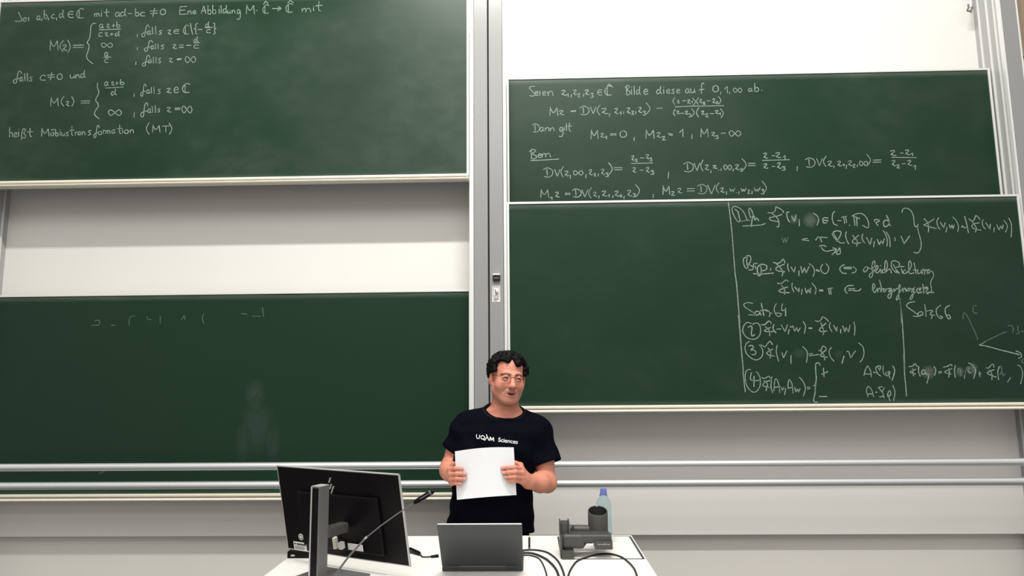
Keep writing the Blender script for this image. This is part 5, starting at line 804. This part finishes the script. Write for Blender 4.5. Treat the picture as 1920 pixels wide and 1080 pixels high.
socket_shade = face*soft(np.hypot((np.abs(U_)-.031)/1.5, W_), .013); blend(socket_shade*.6, (.30, .13, .09))  # shade of the eye sockets painted into the skin colour
blend(face*soft(np.maximum(seg_d([(.013, .0150), (.021, .0185), (.032, .0200), (.042, .0165), (.049, .0110)])-.0032, 0), .0030)*.95*rough_, (.035, .017, .013))
blend(face*soft(np.maximum(seg_d([(.0205, -.0025), (.0260, .0003), (.0330, .0012), (.0400, -.0002), (.0445, -.0030)])-.0010, 0), .0016)*.95, (.022, .012, .010))
blend(face*(np.hypot((np.abs(U_)-.0318)/.0110, (W_+.0018)/.0030) < 1)*.9, (.05, .027, .022))
hands = (V[:, 1] < 3.10) & (V[:, 2] < 1.33); blend(hands*.25, (.52, .20, .16))
for tips, s_ in (([(866.5, 879, 3.041), (873, 888.5, 3.037), (872, 898, 3.038), (866, 907, 3.042)], -1), ([(941, 877.5, 3.040), (943.5, 886.5, 3.037), (947.5, 894.5, 3.038), (952, 901.5, 3.041)], 1)):
    for tp in tips:
        c = px(tp[0]+s_*.6, tp[1]-.4, tp[2]); dx = (V[:, 0]-c[0])/.0062; dz = (V[:, 2]-c[2])/.0050; dy = (V[:, 1]-c[1])
        blend(((dx*dx+dz*dz) < 1)*(dy < -.0015)*(dy > -.02)*.75, (.74, .42, .35))
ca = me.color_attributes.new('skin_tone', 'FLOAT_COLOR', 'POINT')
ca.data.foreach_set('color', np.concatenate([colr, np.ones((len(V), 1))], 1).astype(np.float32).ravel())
ms = bpy.data.materials.new('skin'); ms.use_nodes = True; nt = ms.node_tree; bs = nt.nodes['Principled BSDF']
at_ = nt.nodes.new('ShaderNodeAttribute'); at_.attribute_name = 'skin_tone'
nz = nt.nodes.new('ShaderNodeTexNoise'); nz.inputs['Scale'].default_value = 60; tcx = nt.nodes.new('ShaderNodeTexCoord'); nt.links.new(tcx.outputs['Object'], nz.inputs['Vector'])
rr = nt.nodes.new('ShaderNodeMapRange'); rr.inputs['To Min'].default_value = .92; rr.inputs['To Max'].default_value = 1.08; nt.links.new(nz.outputs['Fac'], rr.inputs['Value'])
vm = nt.nodes.new('ShaderNodeVectorMath'); vm.operation = 'SCALE'; nt.links.new(at_.outputs['Color'], vm.inputs[0]); nt.links.new(rr.outputs['Result'], vm.inputs['Scale'])
nt.links.new(vm.outputs['Vector'], bs.inputs['Base Color']); bs.inputs['Roughness'].default_value = .48; bs.inputs['Specular IOR Level'].default_value = .4
bs.inputs['Subsurface Weight'].default_value = .08; bs.inputs['Subsurface Radius'].default_value = (.008, .004, .002)
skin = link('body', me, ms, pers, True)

# irises just visible between the lids
for s_ in (-1, 1):
    k = MB(); c = hp(s_*.0315, .0770, -.0012)
    k.lathe([(0, -.0016), (.0026, -.0008), (.0030, 0), (.0026, .0008), (0, .0016)], c, 14); k.build('eye', M['iris'], pers, True)
# glasses
gl = MB()
def rim(s_): return [(s_*(.0345+.0245*math.copysign(abs(math.cos(a))**.62, math.cos(a))), .0915-.010*max(0, math.cos(a))**2, -.0030+.0155*math.copysign(abs(math.sin(a))**.62, math.sin(a))) for a in np.linspace(0, 2*math.pi, 33)]
for s_ in (-1, 1):
    gl.tube([hv(p_) for p_ in rim(s_)], .0006, 6)
    gl.tube([hv(p_) for p_ in catmull([(s_*.0588, .0815, .006), (s_*.066, .080, .0055), (s_*.0775, .045, .005), (s_*.0795, .0, .003), (s_*.078, -.022, -.008)], 5)], .0011, 6)
gl.tube([hv(p_) for p_ in catmull([(-.0115, .0905, .001), (0, .0945, .0045), (.0115, .0905, .001)], 4)], .001, 6)
g_o = gl.build('glasses', M['wire'], pers, True)
for s_ in (-1, 1):
    bm = bmesh.new(); vs = [bm.verts.new(hv(p_)) for p_ in rim(s_)[:-1]]; bm.faces.new(vs)
    me = bpy.data.meshes.new('lens'); bm.to_mesh(me); bm.free(); link('lens', me, M['lens'], g_o)

# hair: a cap of clumps plus loose curls
rnd = random.Random(11)
hf = Field(HC-np.array([.16, .17, .11]), HC+np.array([.16, .17, .19]), .0030)
def hairy(d):
    """which directions of the skull carry hair (u, v, w unit vector)"""
    u, v, w = d
    if v > 0: line = .60+.10*math.cos(u*9)-.52*max(0, abs(u)-.50)/.5 - (.16 if .15 < u < .45 else 0)
    else: line = -.42
    if v > 0 and abs(u) > .80: line = min(line, -.10 if u < 0 else -.12)
    return w > line
cl = []
while len(cl) < 1500:
    d = np.array([rnd.gauss(0, 1) for _ in range(3)]); d /= np.linalg.norm(d)
    if not hairy(d): continue
    cl.append((d*np.array([.0855, .099, .0805])+np.array([-.0015, -.020, .032]), d))
for sur, d in cl:
    r = rnd.uniform(.0045, .0105); lift = rnd.uniform(-.004, .009)+.004*math.sin(17*d[0]+3)*math.sin(15*d[2]+1)+.003*max(d[2], 0)
    B(ell(hp(*(sur+d*lift)), (r, r, r)), .003, hf)
hV, hQ = hf.mesh(); hV = relax(hV, hQ, 1)
bm = bmesh.new(); hm = np_mesh('hair', hV, hQ); bm.from_mesh(hm); bpy.data.meshes.remove(hm)
k = MB(); k.bm.free(); k.bm = bm
for sur, d in cl[:900]:
    a = np.cross(d, [rnd.gauss(0, 1) for _ in range(3)]); a /= np.linalg.norm(a); b_ = np.cross(d, a)
    R_ = rnd.uniform(.003, .0075); tw = rnd.uniform(.6, 1.7)*2*math.pi; Ln = rnd.uniform(.004, .013); ph = rnd.uniform(0, 6)
    pts = []
    for i in range(12):
        q = i/11; an = ph+q*tw
        pts.append(hv(sur+d*(.004+Ln*q+.003*max(d[2], 0))+a*(R_*math.cos(an)+.008*q)+b_*R_*math.sin(an)))
    k.tube(pts, [.0017]*9+[.0014, .001, .0005], 5)
k.build('hair', M['hair'], pers, True)

# T-shirt
sh = Field((-.52, 3.05, .90), (.22, 3.46, 1.56), .0038)
secs = [(.885, -.190, 3.268, .206, .147), (.935, -.190, 3.268, .205, .146), (1.0, -.190, 3.266, .200, .142), (1.09, -.186, 3.262, .193, .138), (1.2, -.180, 3.258, .192, .136), (1.31, -.166, 3.254, .200, .134), (1.385, -.150, 3.262, .184, .118), (1.43, -.143, 3.268, .140, .098), (1.475, -.135, 3.268, .092, .078), (1.515, -.128, 3.264, .074, .068)]
B(loft(secs, 2.5), 0, sh)
SER, SEL = np.array(at(853, 846, 3.285)), np.array(at(1028, 869, 3.245))       # sleeve ends
for Sh, Se, r0, r1 in ((SR, SER, .0635, .0640), (SL, SEL, .0650, .0670)):
    top_ = NB*np.array([.5, .5, .5])+Sh*.5+np.array([0, 0, .0])
    B(cone(top_+np.array([0, 0, -.012]), Sh+np.array([0, 0, -.006]), .044, r0), .06, sh)
    dv = (Se-Sh)/np.linalg.norm(Se-Sh)
    B(cone(Sh+np.array([0, 0, -.006]), Se+dv*.05, r0, r1), .04, sh)
B(cone((-.185, 3.276, 1.448), (-.318, 3.278, 1.418), .052, .056), .035, sh)        # trapezius under the cloth
B(cone((-.075, 3.276, 1.445), (.024, 3.278, 1.408), .052, .054), .035, sh)
def fold(amp, fx, fy, fz, ph):
    return lambda x, y, z: amp*np.sin(fx*x+fy*y+fz*z+ph)
q = sh.sl((-9, -9, -9), (9, 9, 9)); X_, Y_, Z_ = sh.pts(q)
sh.d += (.0032*np.sin(38*X_+22*Z_+2.2*np.sin(16*Z_+9*X_))+.0026*np.sin(-30*X_+34*Z_+2*np.sin(13*X_)+1.3)+.0015*np.sin(70*Z_+25*X_+11*Y_)).astype(np.float32)*1.0
sh.cut(lambda x, y, z: (z-(.958-.035*(x+.2)*(x+.2)/.04+.004*np.sin(23*x)))+0*y, (-9, -9, -9), (9, 9, 9), .002, 0)     # hem
for Sh, Se in ((SR, SER), (SL, SEL)):
    dv = (Se-Sh)/np.linalg.norm(Se-Sh)
    # square hem of the sleeve, then hollow it
    a_ = np.array(Se); lo = a_-.09; hi = a_+.09; far = (0 if Se is SER else 1)
    def beyond(x, y, z, a_=a_, dv=dv):
        s_ = (x-a_[0])*dv[0]+(y-a_[1])*dv[1]+(z-a_[2])*dv[2]
        rad = np.sqrt(np.maximum((x-a_[0])**2+(y-a_[1])**2+(z-a_[2])**2-s_**2, 0))
        return np.maximum(-s_, rad-.080)
    sh.cut(beyond, a_-.16, a_+.16, .001, 0)
    CUT(cone(a_-dv*.045, a_+dv*.03, .052, .0615), .003, sh)
# neck opening: cut along a plane that dips at the throat, and the ribbed collar along that cut
NC = np.array([-.1275, 3.262, 1.486]); pn = np.array([.10, -.50, 1.0]); pn = pn/np.linalg.norm(pn)
pa = np.cross([0, 1., 0], pn); pa /= np.linalg.norm(pa); pb = np.cross(pn, pa)
def sd_at(p_):
    g = (p_-sh.lo)/sh.h; i0 = np.floor(g).astype(int); f_ = g-i0; v = 0
    for a in (0, 1):
        for b in (0, 1):
            for c in (0, 1): v += sh.d[i0[0]+a, i0[1]+b, i0[2]+c]*(f_[0] if a else 1-f_[0])*(f_[1] if b else 1-f_[1])*(f_[2] if c else 1-f_[2])
    return v
cpts = []
for a in np.linspace(0, 2*math.pi, 65)[:-1]:
    dr = pa*math.cos(a)+pb*math.sin(a); r = .03
    while r < .105 and sd_at(NC+dr*r) < 0: r += .001
    cpts.append((dr, r))
rs_ = np.array([r for _, r in cpts]); rs_ = (rs_+np.roll(rs_, 1)+np.roll(rs_, -1)+np.roll(rs_, 2)+np.roll(rs_, -2))/5
cpts = [Vector(NC+dr*(r-.004)-pn*.002) for (dr, _), r in zip(cpts, rs_)]
sh.cut(lambda x, y, z: np.maximum(-((x-NC[0])*pn[0]+(y-NC[1])*pn[1]+(z-NC[2])*pn[2]), np.hypot(x-NC[0], y-NC[1])-.125), NC-.2, NC+.2, .002, 0)
tV, tQ = sh.mesh(); tV = relax(tV, tQ, 2)
shirt = link('t_shirt', np_mesh('t_shirt', tV, tQ), M['cloth'], pers, True)
bvh = BVHTree.FromPolygons([tuple(v) for v in tV], [tuple(int(i) for i in f_) for f_ in tQ])
bodyb = None
def ray_px(x, y):
    d = Vector(RGT*(x-960)/FPX - UPV*(y-540)/FPX - BCK).normalized()
    h = bvh.ray_cast(Vector((0, 0, CZ)), d); return h[0], d
k = MB(); k.tube(cpts+[cpts[0], cpts[1]], .0050, 10); k.build('collar', M['collar'], shirt, True)

# print across the chest, laid onto the cloth
def shirt_text(body_, x0, y0, x1, y1, hpx, name):
    cu = bpy.data.curves.new('t', 'FONT'); cu.body = body_; cu.size = 1; cu.offset = .006
    to = bpy.data.objects.new('t', cu); COL.objects.link(to)
    bpy.context.view_layer.update()
    me = bpy.data.meshes.new_from_object(to.evaluated_get(bpy.context.evaluated_depsgraph_get()))
    bpy.data.objects.remove(to)
    bm = bmesh.new(); bm.from_mesh(me); bmesh.ops.triangulate(bm, faces=bm.faces)
    bmesh.ops.subdivide_edges(bm, edges=bm.edges, cuts=1)
    wx = max(v.co.x for v in bm.verts); mnx = min(v.co.x for v in bm.verts)
    for v in bm.verts:
        q = (v.co.x-mnx)/(wx-mnx); h = v.co.y/.70
        X, Y = x0+(x1-x0)*q, y0+(y1-y0)*q
        hit, d = ray_px(X+h*hpx*.10, Y-h*hpx)
        v.co = hit-d*.0022 if hit else Vector(at(X, Y-h*hpx, 3.1))
    me2 = bpy.data.meshes.new(name); bm.to_mesh(me2); bm.free()
    return link(name, me2, M['print'], shirt)
def shirt_strokes(name, strokes, wpx):
    """lettering drawn as broad strokes, laid onto the cloth"""
    bm = bmesh.new()
    for s_ in strokes:
        p_ = catmull(s_, 4) if len(s_) > 2 else [tuple(s_[0]), ((s_[0][0]+s_[1][0])/2, (s_[0][1]+s_[1][1])/2), tuple(s_[1])]
        prev = None
        for i in range(len(p_)):
            a, b = p_[max(i-1, 0)], p_[min(i+1, len(p_)-1)]; L_ = math.hypot(b[0]-a[0], b[1]-a[1]) or 1
            nx, ny = -(b[1]-a[1])/L_*wpx/2, (b[0]-a[0])/L_*wpx/2; row = []
            for sg in (1, -1):
                hit, d = ray_px(p_[i][0]+nx*sg, p_[i][1]+ny*sg); row.append(bm.verts.new(hit-d*.0022))
            if prev: bm.faces.new((prev[0], row[0], row[1], prev[1]))
            prev = row
    me2 = bpy.data.meshes.new(name); bm.to_mesh(me2); bm.free(); return link(name, me2, M['print'], shirt)
def UV(pts, x, w, sk=.178): return [(x+a*w, 814.3+(x+a*w-893)*sk+b*7.4) for a, b in pts]
shirt_strokes('printed_lettering', [UV([(.05, 0), (.05, .6), (.25, .98), (.7, .95), (.92, .6), (.92, 0)], 893.2, 6.4),
    UV([(.5, 0), (.08, .25), (.08, .75), (.5, 1), (.92, .75), (.92, .25), (.5, 0)], 901.5, 7.2), UV([(.55, .75), (1.08, 1.2)], 901.5, 7.2),
    UV([(.0, 1), (.5, .12)], 909.8, 7.4), UV([(.28, -.42), (.5, .12), (1, 1)], 909.8, 7.4),
    UV([(.02, 1), (.10, 0)], 918.4, 7.4), UV([(.10, 0), (.5, .8)], 918.4, 7.4), UV([(.5, .8), (.92, 0)], 918.4, 7.4), UV([(.92, 0), (1, 1)], 918.4, 7.4)], 1.45)
shirt_text('Sciences', 934, 828.0, 970.5, 832.3, 7.6, 'printed_lettering')

# trousers and shoes (below the desk edge)
tr_ = Field((-.45, 3.08, .03), (.06, 3.46, 1.06), .006)
B(loft([(.80, -.205, 3.27, .192, .135), (.93, -.205, 3.268, .190, .130), (1.04, -.19, 3.266, .174, .120)], 2.4), 0, tr_)
for s_, kx in ((-1, -.275), (1, -.105)):
    B(cone((kx, 3.27, .82), (kx+s_*.012, 3.25, .48), .098, .070), .04, tr_); B(cone((kx+s_*.012, 3.25, .48), (kx+s_*.02, 3.28, .07), .070, .058), .03, tr_)
trV, trQ = tr_.mesh(); link('trousers', np_mesh('trousers', relax(trV, trQ, 1), trQ), M['trousers'], pers, True)
for s_, kx in ((-1, -.297), (1, -.083)):
    f_ = Field((kx-.09, 3.0, -.012), (kx+.09, 3.42, .16), .006)
    B(cone((kx, 3.30, .045), (kx+s_*.012, 3.12, .035), .043, .045), 0, f_); B(cone((kx, 3.29, .05), (kx, 3.285, .11), .045, .047), .03, f_)
    f_.cut(lambda x, y, z: z+0*x+0*y, (-9, -9, -9), (9, 9, 9), .002, 0)
    v_, q_ = f_.mesh(); link('shoe', np_mesh('shoe', v_, q_), M['shoe'], pers, True)

# ------------------------------------------------------------ the sheet of paper he holds
c0, c1, c2, c3 = (853, 846.3), (963.2, 838.8), (968.2, 928.2), (856.8, 937)
bm = bmesh.new(); NX, NZ = 24, 12; gr = []
for j in range(NZ+1):
    row = []
    for i in range(NX+1):
        s_, r_ = i/NX, j/NZ
        x = (c0[0]*(1-s_)+c1[0]*s_)*(1-r_)+(c3[0]*(1-s_)+c2[0]*s_)*r_
        y = (c0[1]*(1-s_)+c1[1]*s_)*(1-r_)+(c3[1]*(1-s_)+c2[1]*s_)*r_
        y += (-3.0*math.sin(math.pi*s_)*(1-r_) - .8*math.sin(math.pi*s_)*r_)
        row.append(bm.verts.new(at(x, y, YP+.003-.020*math.sin(math.pi*s_)*1.0)))
    gr.append(row)
for j in range(NZ):
    for i in range(NX): bm.faces.new((gr[j][i], gr[j+1][i], gr[j+1][i+1], gr[j][i+1]))
bmesh.ops.recalc_face_normals(bm, faces=bm.faces)
bmesh.ops.solidify(bm, geom=list(bm.faces), thickness=.0008)
me = bpy.data.meshes.new('paper_sheet'); bm.to_mesh(me); bm.free()
for f_ in me.polygons: f_.use_smooth = True
try: me.set_sharp_from_angle(angle=math.radians(30))
except Exception: pass
tag(link('paper_sheet', me, M['paper'], None, False, at(910, 888, YP)), 'blank white sheet of paper held in front of the chest with both hands', 'paper')
